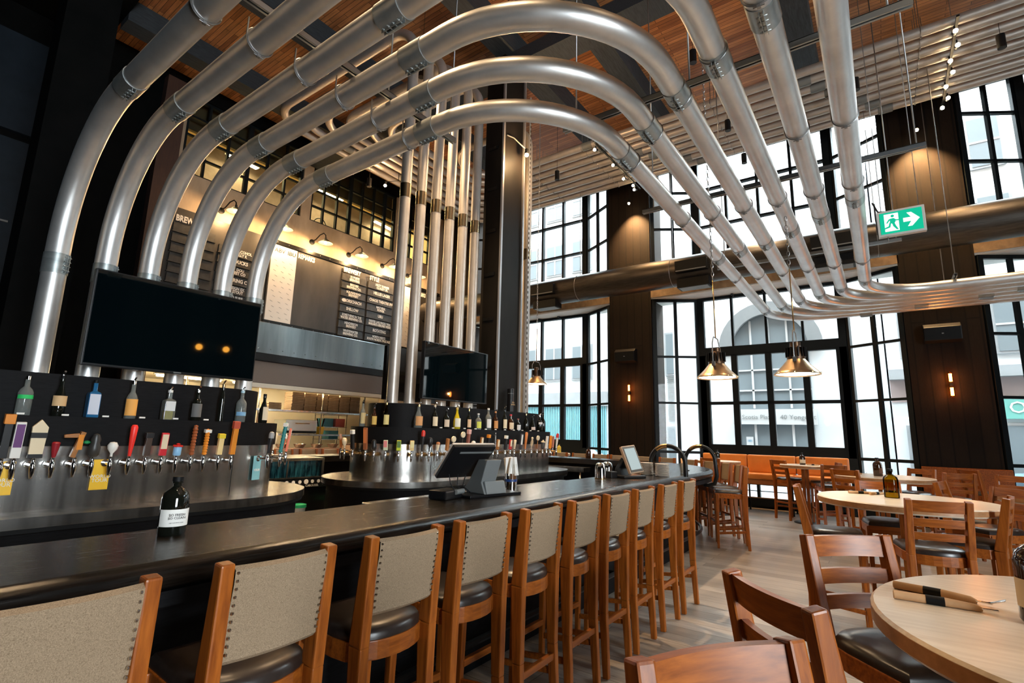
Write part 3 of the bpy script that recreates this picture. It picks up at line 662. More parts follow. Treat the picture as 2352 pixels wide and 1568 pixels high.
t = thing('hang_tag', 'pale blue tag hanging on the curved steel wall of the left island', 'tag', (2.38 + .645 * math.cos(R(-68)), YI + .645 * math.sin(R(-68)), 1.215), R(22), 'tags on the taps'); MB().b2((-.05, -.006, -.2), (.05, -.003, .02)).build('card', col(.2, .45, .5), t); text('TOUR', .03, white_m, 'lettering', t, (0, -.0085, -.12), align='CENTER')
XC_, AT = 4.92, .76
for a, zt, sh, c1, c2, lab in (
    (150, 1.45, 'slab', WD, None, 'brown wooden tap handle at the back left of the right island'), (165, 1.4, 'egg', CR, None, 'cream egg shaped tap handle at the left edge of the right island'), (180, 1.5, 'slab', BK, WH, 'black tap handle with white square top on the left curve'),
    (196, 1.53, 'paddle', (.3, .1, .04), (.65, .2, .06), 'tall brown tap handle with orange head on the left curve'), (205, 1.39, 'figure', BK, None, 'small black figure tap handle left of the three striped ones'),
    (216, 1.385, 'paddle', (.62, .68, .5), (.75, .25, .25), 'green white tap handle with pink foot, first of three alike shapes'), (228, 1.385, 'paddle', (.5, .6, .03), (.1, .2, .05), 'lime green tap handle between pink and yellow ones'), (240, 1.385, 'paddle', (.7, .5, .2), (.75, .65, .3), 'yellow tap handle, third of the three short striped ones'),
    (250, 1.51, 'stick', BK, (.6, .03, .02), 'tall black tap handle with red tip'), (258, 1.43, 'egg', BK, None, 'black tap handle with rounded grey head'), (268, 1.37, 'stick', CR, (.4, .15, .05), 'cream cone shaped tap handle with rings')):
    tap(XC_ + AT * math.cos(R(a)), YI + AT * math.sin(R(a)), R(a + 90), zt, sh, c1, c2, lab, 'right')
for x, zt, sh, c1, c2, lab in (
    (5.07, 1.42, 'slab', WD, None, 'plain brown wooden block tap handle left of the till'), (5.18, 1.45, 'round', CR, BK, 'small oval cream tap handle behind the till, left one'), (5.36, 1.53, 'round', CR, BK, 'large oval cream tap handle on a stem above the till'),
    (5.48, 1.545, 'slab', (.3, .1, .07), (.7, .4, .35), 'brown tap handle with pink top behind the till'), (5.6, 1.39, 'egg', WH, None, 'white ball tap handle peeking over the till'), (5.78, 1.44, 'paddle', WD, CR, 'cream and wood paddle tap handle right of the till'),
    (5.93, 1.48, 'slab', BK, OR, 'black tap handle with copper cap'), (6.06, 1.48, 'slab', BK, None, 'black tap handle lettered RAINHARD'), (6.17, 1.41, 'paddle', WD, CR, 'small wooden tap handle right of the RAINHARD one'),
    (6.36, 1.47, 'slab', BK, WH, 'black tap handle with tall white top'), (6.49, 1.41, 'paddle', (.5, .03, .03), CR, 'short red barrel tap handle with cream band'), (6.6, 1.41, 'stick', CR, None, 'short slim cream tap handle'),
    (6.77, 1.5, 'paddle', (.05, .05, .06), WH, 'dark tap handle with long white panel'), (6.9, 1.53, 'stick', (.6, .2, .05), None, 'tall orange brown oar tap handle'), (7.08, 1.44, 'skeleton', CR, None, 'cream skeleton like tap handle'),
    (7.25, 1.49, 'round', CR, WD, 'round cream disc tap handle on a brown stem'), (7.42, 1.41, 'can', (.04, .035, .03), CR, 'black barrel tap handle near the right end'), (7.54, 1.48, 'slab', WH, None, 'narrow white tap handle behind the black barrel'), (7.66, 1.49, 'slab', OR, None, 'orange tap handle at the right end')):
    q = tap(x, YT, 0, zt, sh, c1, c2, lab, 'right')
    if 'lettered RAINHARD' in lab: text('RAINHARD X', .038, white_m, 'lettering', q, (.012, -.045, .07), (R(96), R(-90), 0), .001)
tap(7.66 + AT * math.cos(R(-60)), YI + AT * math.sin(R(-60)), R(30), 1.52, 'stick', WH, RD, 'white and red tap handle on the right curve', 'right'); tap(7.66 + AT * math.cos(R(-35)), YI + AT * math.sin(R(-35)), R(55), 1.47, 'paddle', (.5, .2, .15), None, 'dull red tap handle, last one on the right curve', 'right')

# ------------------------------------------------------------------ bottles on the shelves
def bottle(x, y, z, h, r, kind, glass, lab, label=None, cap=None, liquid=None, pourer=False, group=None, lz=(.12, .55), rz=0., name='bottle'):
    t = thing(name, lab, 'bottle', (x, y, z), rz, group)
    if kind == 'round': pr = [(r * .9, 0), (r, h * .02), (r, h * .58), (r * .8, h * .66), (r * .36, h * .74), (r * .33, h * .94)]
    elif kind == 'wine': pr = [(r * .9, 0), (r, h * .02), (r, h * .52), (r * .75, h * .62), (r * .38, h * .72), (r * .36, h * .94)]
    elif kind == 'flask': pr = [(r * .9, 0), (r, h * .03), (r * 1.05, h * .3), (r * .8, h * .5), (r * .35, h * .75), (r * .3, h * .94)]
    elif kind == 'slim': pr = [(r * .7, 0), (r * .72, h * .02), (r * .6, h * .25), (r * .75, h * .5), (r * .62, h * .66), (r * .36, h * .82), (r * .36, h * .94)]
    elif kind == 'jug': pr = [(r * .92, 0), (r, h * .03), (r, h * .62), (r * .88, h * .72), (r * .45, h * .8), (r * .3, h * .83), (r * .3, h * .88), (r * .38, h * .89), (r * .38, h * .93), (r * .28, h * .94)]
    else: pr = [(r * 1.0, 0), (r * 1.02, h * .02), (r * 1.02, h * .6), (r * .9, h * .66), (r * .36, h * .71), (r * .34, h * .94)]
    n = (30 if kind == 'jug' else 18) if kind != 'square' else 4
    m = MB().lathe(pr, n=n)
    if kind == 'square':
        q = Matrix.Rotation(R(45), 3, 'Z'); m.v = [tuple(q @ Vector((v[0] * 1.25, v[1] * 1.25, v[2]))) for v in m.v]; m.sm = [False] * len(m.f)
    g = m.build('glass', glass, t, .004 if kind == 'square' else 0)
    MB().lathe([(r * .4, h * .92), (r * .4, h), (r * .34, h * 1.005)], n=12).build('cap', cap or black_m, t)
    if liquid: MB().lathe([(r * .84, h * .015), (r * .9, h * .03), (r * .9, h * .3)], n=n if kind != 'square' else 4).build('liquid', liquid, t, 0).rotation_euler.z = R(45) if kind == 'square' else 0
    if label:
        if kind == 'square': MB().b2((-r * .78, -r * .93, h * lz[0]), (r * .78, -r * .895, h * lz[1])).build('label', label, t)
        else:
            p = []; k = 12; rr = (r if kind not in ('slim', 'flask') else r * .9) + .0015
            if kind == 'flask': rr = r * 1.06
            for i in range(k + 1):
                a = R(-165 + 150 * i / k); p.append((rr * math.cos(a), rr * math.sin(a)))
            mm = MB(); mm.add([(a, b, h * lz[0]) for a, b in p] + [(a, b, h * lz[1]) for a, b in p], [(i, i + 1, k + 2 + i, k + 1 + i) for i in range(k)], True); mm.build('label', label, t)
    if pourer: MB().tube([(0, 0, h * .98), (0, 0, h * 1.03), (0, -.012, h * 1.07), (.0, -.03, h * 1.1)], .007, 8).build('pourer', chrome_m, t)
    return t
lb = lambda *c: col(*c, .7)
GA, GB = 'bottles on the left tap island', 'bottles on the right tap island'
YB, ZB = YI - .53, 1.545
bottle(.93, YB, ZB, .275, .042, 'round', clear_m, 'clear vodka like bottle with green lettering, leftmost on the left shelf', lb(.02, .5, .12), chrome_m, group=GA, lz=(.42, .52))
bottle(1.12, YB, ZB, .3, .04, 'flask', darkglass_m, 'black bottle with cream and orange label on the left shelf', lb(.62, .4, .2), black_m, group=GA, lz=(.25, .5), pourer=True)
bottle(1.32, YB, ZB, .285, .042, 'square', blueg_m, 'square blue gin bottle with tall white label', lb(.62, .64, .72), black_m, group=GA, lz=(.08, .62))
bottle(1.57, YB, ZB, .3, .04, 'wine', clear_m, 'bottle with orange label and dark round mark on the left shelf', lb(.75, .36, .08), chrome_m, group=GA, lz=(.08, .52), pourer=True)
bottle(1.84, YB, ZB, .25, .046, 'square', clear_m, 'clear square bottle of yellow spirit with white label', lb(.7, .7, .68), white_m, yellowliq_m, group=GA, lz=(.3, .62), pourer=True)
bottle(2.06, YB, ZB, .27, .04, 'round', darkglass_m, 'dark printed bottle with clear neck, sixth on the left shelf', lb(.12, .12, .12), chrome_m, group=GA, pourer=True)
bottle(2.27, YB, ZB, .34, .034, 'slim', darkglass_m, 'tall thin black bottle reaching the television edge', None, brass_m, group=GA, pourer=True)
bottle(2.47, YB + .04, ZB, .3, .045, 'round', clear_m, 'clear bottle with slanted blue and white label at the curve', lb(.2, .4, .6), col(.4, .6, .7), group=GA, lz=(.2, .32), pourer=True)
bottle(2.38 + .53 * math.cos(R(-45)), YI + .53 * math.sin(R(-45)), ZB, .29, .042, 'flask', darkglass_m, 'dark bottle with long cream label on the curved shelf end', lb(.65, .55, .4), black_m, group=GA, lz=(.1, .55), rz=R(40))
bottle(2.38 + .53 * math.cos(R(-12)), YI + .53 * math.sin(R(-12)), ZB, .28, .042, 'wine', darkglass_m, 'dark wine bottle at the far end of the left shelf', None, black_m, group=GA)
for i, (x, h, r, k, g, lab, l, cp, liq, pour) in enumerate((
    (4.19, .27, .036, 'wine', amber_m, 'dark amber bottle with gold label near the left curve of the right shelf', lb(.6, .4, .1), black_m, None, 1),
    (4.45, .31, .045, 'slim', amberlit_m, 'tall gold patterned bottle at the left of the right shelf', lb(.6, .5, .2), brass_m, None, 1),
    (4.77, .3, .055, 'flask', clear_m, 'clear flask with peach fruit label', lb(.6, .3, .12), brass_m, None, 1),
    (5.05, .31, .042, 'wine', darkglass_m, 'dark wine bottle with big cream label on the right shelf', lb(.7, .58, .4), col(.6, .5, .35), None, 1),
    (5.28, .25, .045, 'round', darkglass_m, 'squat bottle with black and white pattern label', lb(.62, .5, .38), black_m, None, 1),
    (5.5, .3, .05, 'flask', yellowliq_m, 'bright yellow liqueur bottle with white label', lb(.75, .72, .6), col(.6, .4, .1), None, 1),
    (5.76, .29, .036, 'wine', darkglass_m, 'slender dark bottle with tan label right of the yellow one', lb(.65, .45, .28), brass_m, None, 1),
    (5.98, .24, .046, 'round', clear_m, 'short clear bottle of yellow green spirit', lb(.6, .62, .1), white_m, None, 0),
    (6.22, .33, .046, 'round', clear_m, 'tall clear bottle with white foot label', lb(.7, .7, .7), white_m, None, 0),
    (6.4, .29, .042, 'round', amber_m, 'bottle with orange and brown wrap label', lb(.55, .25, .08), col(.5, .2, .05), None, 1),
    (6.64, .35, .04, 'wine', darkglass_m, 'tall dark bottle with cream label near the middle of the right shelf', lb(.7, .6, .42), black_m, None, 1),
    (6.81, .26, .05, 'round', amber_m, 'bottle with red wax top and cream label', lb(.66, .52, .36), col(.6, .03, .04), None, 0),
    (7.02, .2, .044, 'round', darkglass_m, 'short dark round bottle with small oval label', lb(.6, .6, .6), col(.35, .12, .08), None, 0),
    (7.25, .29, .042, 'wine', darkglass_m, 'plain dark bottle with pourer, fifth from the right end', None, brass_m, None, 1),
    (7.45, .25, .05, 'flask', darkglass_m, 'dark flask with white arrow label', lb(.6, .5, .45), black_m, None, 1),
    (7.68, .28, .05, 'round', darkglass_m, 'dark bottle with white shoulder band near the right end', lb(.6, .6, .62), chrome_m, None, 1))):
    lz = (.1, .5) if i not in (14, 15) else ((.1, .3) if i == 14 else (.45, .58))
    yy = YB if x > 4.9 else YI - math.sqrt(max(.02, .53 ** 2 - (4.92 - x) ** 2)) if 4.92 - x < .5 else YI - .1
    bottle(x if x > 4.42 else 4.43 - (4.45 - x) * .2, yy, ZB, h, r, k, g, lab, l, cp, liq, bool(pour), GB, lz)
bottle(7.92, YI - .45, ZB, .34, .042, 'wine', darkglass_m, 'tall black wine bottle, last at the right end of the right shelf', None, black_m, group=GB)
bottle(4.40, YI + .16, ZB, .33, .036, 'wine', clear_m, 'clear tall bottle at the back left of the right island', lb(.5, .4, .2), black_m, group=GB, pourer=True)
t = thing('gift_tin', 'tall black cylindrical tin standing against the steel column', 'tin', (6.98, 5.06, 1.86)); MB().lathe([(.055, 0), (.055, .38), (.05, .385)], n=18).build('tube', satin_m, t); MB().lathe([(.056, .3), (.056, .306)], n=18).build('seam', grey_m, t); text('OLD\nBARREL', .035, col(.3, .2, .1), 'lettering', t, (0, -.058, .14), align='CENTER')

# ------------------------------------------------------------------ televisions
def tv(x0, x1, y, z0, z1, lab, face=-1):
    t = thing('television', lab, 'television', ((x0 + x1) / 2, y, (z0 + z1) / 2)); w_, h_ = (x1 - x0) / 2, (z1 - z0) / 2
    MB().b2((-w_, -.03, -h_), (w_, .03, h_)).build('case', satin_m, t, .006)
    MB().b2((-w_ + .012, -.033 if face < 0 else .03, -h_ + .02), (w_ - .012, -.03 if face < 0 else .033, h_ - .012)).build('screen', tvscreen_m, t)
    MB().b2((-.15, .03 if face < 0 else -.12, -.12), (.15, .12 if face < 0 else -.03, .12)).b2((-.5, .1 * -face - .015, -.03), (.5, .1 * -face + .015, .03)).build('bracket', black_m, t)
    MB().b2((-.03, -.034 if face < 0 else .031, -h_ + .006), (.03, -.031 if face < 0 else .034, -h_ + .014)).build('badge', grey_m, t)
tv(1.245, 2.62, 5.12, 1.955, 2.75, 'big black television in front of the big bent pipes on the left')
tv(4.96, 6.375, 5.12, 1.945, 2.75, 'television reflecting windows in front of the upright pipes')
tv(4.98, 6.35, 5.93, 1.95, 2.75, 'second television behind the upright pipes, facing the kitchen', 1)
# ------------------------------------------------------------------ the bar
def ring_poly(ro):   # outline of the U-shaped counter at inset ro from its outer edge
    r = 2.42 - ro
    return [(-2.5, 4.4 - r)] + arc(7.3, 4.4, r, -90, 0, 20) + arc(7.3, 6.0, r, 0, 90, 20) + [(-2.5, 6.0 + r)]
def ring_mesh(m, o0, o1, z0, z1, rnd=0.):
    a, b = ring_poly(o0), ring_poly(o1); n = len(a)
    sec = [(0, z0), (0, z1)] if not rnd else [(rnd, z0)] + [(rnd - rnd * math.cos(R(t)), (z0 + z1) / 2 + (z1 - z0) / 2 * math.sin(R(t))) for t in (-60, -30, 0, 30, 60)] + [(rnd, z1)]
    rows = [[(*p, z) for p in ring_poly(o0 + d)] for d, z in sec] + [[(*p, z1) for p in b], [(*p, z0) for p in b]]
    vs = [p for r_ in rows for p in r_]; k = len(rows)
    fs = [(i * n + j, i * n + j + 1, (i + 1) % k * n + j + 1, (i + 1) % k * n + j) for i in range(k) for j in range(n - 1)]
    m.add(vs, fs); m.sm[-len(fs):] = [rnd > 0 and i // (n - 1) < len(sec) - 1 for i in range(len(fs))]
    m.f += [tuple(i * n for i in range(k)), tuple(i * n + n - 1 for i in reversed(range(k)))]; m.sm += [False, False]
    return m
bar = thing('bar_counter', 'long U shaped black oak bar counter with rounded front edge', 'bar counter', (0, 0, 0))
ring_mesh(MB(), 0, .66, .955, 1.05, .045).build('countertop', bar_m, bar)
ring_mesh(MB(), .3, .42, 0, .95).build('front_panel', oakblack_m, bar)
ring_mesh(MB(), .03, .3, .9, .95).build('apron', oakblack_m, bar)
fr = [(x, y, .22) for x, y in ring_poly(.2)]
m = MB().tube(fr, .022, 8)
for i in range(9): m.cyl((.3 + i * .9, 2.18, .22), (.3 + i * .9, 2.3, .22), .015, 6)
m.build('foot_rail', blacksteel_m, bar)
t = thing('under_counter', 'steel work counter behind the near bar with a sink edge', 'work counter', (0, 0, 0))
MB().b2((3.0, 2.66, .82), (6.4, 3.75, .88)).b2((3.0, 2.66, 0), (6.4, 3.7, .06)).build('steel_top', steel_m, t, .008)
m = MB()
for x in (3.05, 4.1, 5.2, 6.35):
    for y in (2.7, 3.68): m.cyl((x, y, .06), (x, y, .82), .02, 8)
m.build('leg', steel_m, t)
t = thing('under_counter', 'steel glass rack shelf along the inside of the far bar', 'work counter', (0, 0, 0))
MB().b2((8.72, 4.6, .82), (9.04, 6.6, .9)).build('steel_top', steel_m, t); m = MB()
for y in (4.7, 5.6, 6.5): m.cyl((8.77, y, 0), (8.77, y, .82), .02, 8)
m.build('leg', steel_m, t)
for x, ys, cz, lab in ((6.2, (1.93, 2.35), 1.05, 'black tube hoop rail standing across the bar beside the plates'), (7.4, (1.9, 2.3), .86, 'black tube hoop rail curling around the bar edge at its bend')):
    t = thing('service_rail', lab, 'rail', (x, ys[0], 1.05)); w_ = ys[1] - ys[0]; r = w_ / 2
    p = [(0, r - r * math.cos(R(a)), .14 + r * math.sin(R(a))) for a in range(0, 181, 10)]
    if cz == 1.05: p = [(0, 0, 0)] + p + [(0, w_, 0)]
    else: p = [(0, .16, -.17), (0, .1, -.18), (0, .02, -.15), (0, -.015, -.05)] + p + [(0, w_, 0)]
    MB().tube(p, .026, 12).build('tube', blacksteel_m, t); MB().tube(p[-11 if cz == 1.05 else -12:-6], .0268, 12).build('brass_band', brass_m, t)
    MB().lathe([(.05, 0), (.05, .012)], n=14).build('foot', blacksteel_m, t, 0, (0, w_, 0))

# ------------------------------------------------------------------ chairs
def seat_frame(root, back_r):
    for sx in (-1, 1):
        MB().bar((sx * .17, .19, 0), (sx * .165, .18, .735), .03, .03, .042, .042).build('leg', wz, root, .005)
        m = MB().bar((sx * .175, -.205, 0), (sx * .168, -.185, .38), .036, .04, .04, .05, up=(0, 1, 0)).bar((sx * .168, -.185, .38), (sx * .168, -.18, .74), .04, .05, .042, .07, up=(0, 1, 0))
        m.bar((sx * .168, -.18, .74), (sx * .17, back_r, 1.118), .042, .07, .04, .045, up=(0, 1, 0)); m.build('leg', wz, root, .006)
        MB().bar((sx * .168, .18, .2), (sx * .168, -.19, .24), .02, .032).build('stretcher', wx, root, .003)
    MB().b2((-.16, .165, .27), (.16, .195, .305)).build('footrest', wx, root, .004)
    MB().b2((-.16, -.205, .3), (.16, -.18, .335)).build('stretcher', wx, root, .004)
    ol = lambda g: [(-.175 - g, .21 + g), (-.187 - g, -.05)] + [(-.187 * math.cos(R(a)) * (1 + g / .19), -.09 - (.12 + g) * math.sin(R(a))) for a in range(15, 166, 15)] + [(.187 + g, -.05), (.175 + g, .21 + g)]
    MB().prism(ol(0), .675, .742, smooth=False).build('seat_apron', wx, root, .004)
    m = MB(); p = ol(-.006); n = len(p); rows = []
    for k, (g, z) in enumerate(((1., .742), (1.0, .762), (.93, .78), (.7, .79), (.35, .793))): rows += [(x * g, y * g + .0, z) for x, y in p]
    m.add(rows, [(k * n + i, k * n + (i + 1) % n, (k + 1) * n + (i + 1) % n, (k + 1) * n + i) for k in range(4) for i in range(n)] + [tuple(4 * n + i for i in range(n))], True)
    m.build('seat_cushion', leather_m, root)
def make_stool():
    t = thing('bar_stool', '', 'bar stool'); seat_frame(t, -.215); K_ = lambda y, z: y + .092 * (z - .74)
    m = MB(); N = 10; rows = []
    prof = [(-.195, .85), (-.20, .9), (-.222, 1.0), (-.238, 1.07), (-.243, 1.098), (-.258, 1.108), (-.273, 1.098), (-.268, 1.06), (-.248, .98), (-.226, .88), (-.222, .85), (-.208, .838)]
    for k in range(N + 1):
        u = -1 + 2 * k / N; dy = -.018 * (1 - u * u)
        rows += [(.15 * u, K_(y, z) + dy, z) for y, z in prof]
    q = len(prof); m.add(rows, [(k * q + i, k * q + (i + 1) % q, (k + 1) * q + (i + 1) % q, (k + 1) * q + i) for k in range(N) for i in range(q)], True)
    bk_ = m.build('fabric_back', fabric_m, t); m = MB()
    for sx in (-1, 1):
        for i in range(11):
            z = .87 + i * .022; y = K_(-.226 - (z - .87) * .19, z)
            m.ball((sx * .142, y - .006, z), .0052, 6, 4); m.ball((sx * .142, y + .042, z), .0052, 6, 4)
    m.build('nail_trim', nail_m, bk_)['kind'] = 'stuff'
    return t
def make_slat():
    t = thing('bar_chair', '', 'bar chair'); seat_frame(t, -.25)
    for z0, z1 in ((1.035, 1.112), (.935, .99), (.845, .895)):
        m = MB(); N = 8; rows = []
        for k in range(N + 1):
            u = -1 + 2 * k / N; dy = -.02 * (1 - u * u); f = lambda z: -.18 - (z - .74) * .185
            rows += [(.155 * u, f(z0) + dy + .011, z0), (.155 * u, f(z1) + dy + .011, z1), (.155 * u, f(z1) + dy - .011, z1), (.155 * u, f(z0) + dy - .011, z0)]
        m.add(rows, [(k * 4 + i, k * 4 + (i + 1) % 4, (k + 1) * 4 + (i + 1) % 4, (k + 1) * 4 + i) for k in range(N) for i in range(4)] + [(3, 2, 1, 0), (N * 4, N * 4 + 1, N * 4 + 2, N * 4 + 3)], True)
        m.build('slat', wx, t)
    return t
ORD = ('first', 'second', 'third', 'fourth', 'fifth', 'sixth', 'seventh', 'eighth', 'ninth', 'tenth')
st0 = make_stool(); st0.location = (.43, 1.775, 0); st0['label'] = 'tan upholstered bar stool nearest the camera, cut by the lower left corner'; st0['group'] = 'stools along the near bar'; freeze(st0)
for i in range(1, 10):
    clone(st0, ((0, .952, 1.475, 1.957, 2.45, 2.935, 3.41, 3.88, 4.42, 4.94)[i], 1.775 - .004 * i, 0), random.uniform(-.03, .03), 'tan upholstered bar stool, %s from the camera in the near row' % ORD[i] + (', before the hoops' if i == 9 else ''))
for i in range(8):
    a = -74.5 + 11 * i
    clone(st0, (7.3 + 2.63 * math.cos(R(a)), 4.4 + 2.63 * math.sin(R(a)), 0), R(a + 90), 'tan upholstered bar stool on the rounded bar end, %s past the hoop rails' % ORD[i], 'stools around the bar end')
for i, y in enumerate((4.95, 5.45, 5.95, 6.5)):
    clone(st0, (9.95, y, 0), R(90), 'tan upholstered stool on the window side of the bar, %s from the rounded end' % ORD[i], 'stools around the bar end')
for i, x in enumerate((4.3, 5.35, 5.86, 6.34)):
    clone(st0, (x, 8.8, 0), R(180), 'tan upholstered stool on the kitchen side of the bar, %s from the left' % ORD[i], 'stools on the kitchen side')
sl0 = make_slat(); freeze(sl0); GS = 'slat back bar chairs'
first = True
for x, y, a, lab in ((1.07, .285, -125, 'slat back bar chair in the bottom foreground, seen from its front'), (1.57, .285, -46, 'slat back bar chair seen edge on beside the foreground chair'),
                     (2.64, .17, -139, 'slat back bar chair left of the big table with napkin rolls'), (4.68, -.26, 14, 'slat back bar chair with back to the camera at the middle round table'),
                     (5.2, .66, -85, 'slat back bar chair seen from the side at the left of the middle round table'), (6.45, .1, 190, 'slat back bar chair behind the olive jug on the middle table'),
                     (5.42, -.72, 78, 'slat back bar chair whose post is cut by the right picture edge'), (6.55, -.9, 130, 'slat back bar chair behind the one cut by the right edge'),
                     (8.7, .5, -25, 'slat back bar chair left of the rear table with dark amber bottle'), (10.25, -.42, 150, 'slat back bar chair on the window side of the rear table'),
                     (9.3, -.78, 20, 'dark slat back bar chair in front of the black column'), (10.7, -1.0, -55, 'slat back bar chair with bright shiny slats beside the wooden bench'),
                     (9.35, -1.32, 155, 'slat back bar chair behind the right hand small table'), (7.0, -.42, -105, 'slat back bar chair with glinting slats at the right hand table'),
                     (10.1, .72, 20, 'slat back bar chair between the rear table and the orange banquette'), (11.36, 1.74, -37, 'slat back bar chair left of the high table by the banquette'),
                     (11.25, .72, 105, 'slat back bar chair right of the high table by the banquette'), (10.72, 2.85, 0, 'slat back bar chair before the left high table of the orange banquette')):
    if first: c_ = sl0; first = False; c_['group'] = GS
    else: c_ = clone(sl0, (0, 0, 0), 0, lab, GS)
    # local facing is +Y; the top of the back sits .25 behind the origin
    th = R(a); c_.location = (x + .25 * math.cos(th), y + .25 * math.sin(th), 0); c_.rotation_euler.z = th - PI / 2; c_['label'] = lab

# ------------------------------------------------------------------ tables
def table(x, y, z, r, lab, group, disc=.24, rz=0., thick=.06):
    t = thing('round_table', lab, 'table', (x, y, 0), rz, group)
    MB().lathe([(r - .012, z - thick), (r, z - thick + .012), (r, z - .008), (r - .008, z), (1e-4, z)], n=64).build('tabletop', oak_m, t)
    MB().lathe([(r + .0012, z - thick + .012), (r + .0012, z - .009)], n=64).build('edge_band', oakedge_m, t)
    m = MB()
    for k in range(4): m.box((.045 * math.cos(k * PI / 2 + PI / 4), .045 * math.sin(k * PI / 2 + PI / 4), z / 2), (.05, .05, z - .06))
    m.build('pedestal', wz, t, .004)
    MB().lathe([(disc, 0), (disc, .012), (disc - .01, .018), (.08, .022)], n=40).build('base_disc', blacksteel_m, t)
    return t
table(2.09, -.65, 1.02, .73, 'big round oak topped bar table in the lower right corner', 'round oak bar tables')
table(5.74, -.1, 1.02, .66, 'middle round oak bar table carrying the green amber bottle', 'round oak bar tables')
table(9.35, .08, 1.02, .62, 'rear round oak bar table carrying a dark amber bottle', 'round oak bar tables')
table(7.25, -1.45, 1.02, .6, 'right hand oak bar table cut by the right picture edge', 'round oak bar tables')
table(11.25, 1.27, 1.05, .42, 'small high table before the right half of the orange banquette', 'round oak bar tables')
table(11.3, 2.83, 1.05, .42, 'small high table before the left half of the orange banquette', 'round oak bar tables')
table(11.3, 6.9, 1.05, .5, 'high table by the far left window behind the bar', 'round oak bar tables')
bn = thing('banquette', 'orange leather banquette under the middle window', 'bench', (12.2, 0, 0))
for y0, y1 in ((.62, 1.55), (1.56, 2.5), (2.51, 3.45)):
    MB().b2((-.28, y0, .68), (.3, y1, .8)).build('seat_cushion', tan_m, bn, .03); MB().b2((.18, y0, .8), (.33, y1, 1.17)).build('back_cushion', tan_m, bn, .03)
MB().b2((-.26, .62, .58), (.3, 3.45, .68)).build('seat_base', noisy('orange_leather_base', (.3, .1, .02), (.38, .14, .03), 3.), bn, .01)
for y in (.7, 1.6, 2.5, 3.4):
    for x in (-.22, .26): MB().b2((x - .015, y - .015, 0), (x + .015, y + .015, .58)).build('leg', black_m, bn)
for x, nm in ((-.22, 1),): MB().b2((-.23, .7, .3), (-.21, 3.4, .32)).build('foot_rail', brass_m, bn)
t = thing('wooden_bench', 'brown wooden bench back standing against the black column on the right', 'bench', (12.1, -1.1, 0))
MB().b2((.05, -.62, .55), (.12, .6, 1.09)).build('back', wx, t, .01); MB().b2((-.4, -.62, .5), (.1, .6, .56)).build('seat', wx, t, .01)
for y in (-.55, .55): MB().b2((-.38, y - .03, 0), (-.32, y + .03, .5)).build('leg', wz, t); MB().b2((.04, y - .03, 0), (.1, y + .03, .55)).build('leg', wz, t)

# ------------------------------------------------------------------ things on bar and tables
def soap(x, y, z, lab, glass, h=.235, r=.052, rz=0., label=None, txt=False, cap=None, group=None):
    t = bottle(x, y, z, h, r, 'jug', glass, lab, label, cap or black_m, group=group, lz=(.16, .45), rz=rz)
    if txt:
        text('SO FRESH\nSO CLEAN', .0135, black_m, 'lettering', t, (0, -r - .003, h * .34), align='CENTER', line=.9, ext=.0006)
        text('KEEP YOUR MITTS CLEAN', .0045, black_m, 'lettering', t, (0, -r - .003, h * .22), align='CENTER', ext=.0004)
    return t
soap(1.0, 2.47, 1.05, 'dark sanitizer bottle labelled SO FRESH SO CLEAN on the bar', darkglass_m, rz=R(-8), label=paper_m, txt=True)
soap(2.09, -.325, 1.02, 'dark amber bottle with cream label cut by the right picture edge on the big table', amber_m, rz=R(-100), label=lb(.72, .56, .36), txt=True, h=.26, r=.06)
soap(5.8, -.01, 1.02, 'olive amber jug lit by the window on the middle round table', amberlit_m, .25, .058)
soap(9.3, .12, 1.02, 'dark amber bottle on the rear round table', amber_m, .26, .058, label=lb(.1, .04, .02))
soap(11.25, 1.3, 1.05, 'small dark bottle with cream label on the high table by the banquette', amber_m, .22, .05, label=lb(.66, .55, .4), rz=R(-70))
soap(11.3, 2.85, 1.05, 'small dark bottle on the left high table by the banquette', darkglass_m, .22, .05)
soap(9.4, 4.85, 1.05, 'dark red brown bottle on the window side of the bar', amber_m, .22, .05)
soap(11.3, 6.65, 1.05, 'yellow sauce bottle on the high table by the far left window', col(.65, .5, .04), .22, .05, label=lb(.5, .4, .1))
soap(7.2, -1.28, 1.02, 'dark bottle on the right hand small table at the picture edge', darkglass_m, .25, .056)
def roll(x, y, z, rz, lab, fork=True, rx=0.):
    t = thing('napkin_roll', lab, 'napkin roll', (x, y, z + .0126), rz, 'cutlery napkin rolls')
    MB().tube([(-.11, 0, 0), (-.108, 0, 0), (.02, 0, 0), (.085, 0, -.002), (.1, 0, -.006)], [.010, .0125, .0125, .010, .006], 14).build('kraft_roll', kraft_m, t)
    MB().tube([(-.03, 0, 0), (.015, 0, 0)], [.0131, .0131], 14, False).build('black_band', black_m, t)
    m = MB().b2((.08, -.006, -.004), (.135, .006, -.001))
    if fork:
        for i in range(4): m.bar((.13, -.009 + i * .006, -.002), (.165, -.011 + i * .0074, .014), .0028, .002)
        m.b2((.125, -.011, -.004), (.135, .011, -.001))
    m.build('fork' if fork else 'knife', chrome_m, t); return t
ra = math.atan2(-.19, -.05)
roll(2.22, -.09, 1.02, ra + .06, 'brown paper cutlery roll with fork, farther one on the big round table')
roll(2.105, -.09, 1.02, ra + .3, 'brown paper cutlery roll with knife, nearer one on the big round table', False)
roll(5.98, .22, 1.02, -1.2, 'cutlery roll lying left of the olive jug on the middle table'); roll(6.02, .1, 1.02, -.5, 'cutlery roll nearest the olive jug on the middle table', False)
roll(9.5, .42, 1.02, -1.3, 'cutlery roll on the rear table left of its bottle'); roll(7.2, -1.1, 1.02, -1.4, 'cutlery roll on the right hand small table'); roll(11.2, 1.12, 1.05, -1.3, 'cutlery roll on the high table by the banquette')
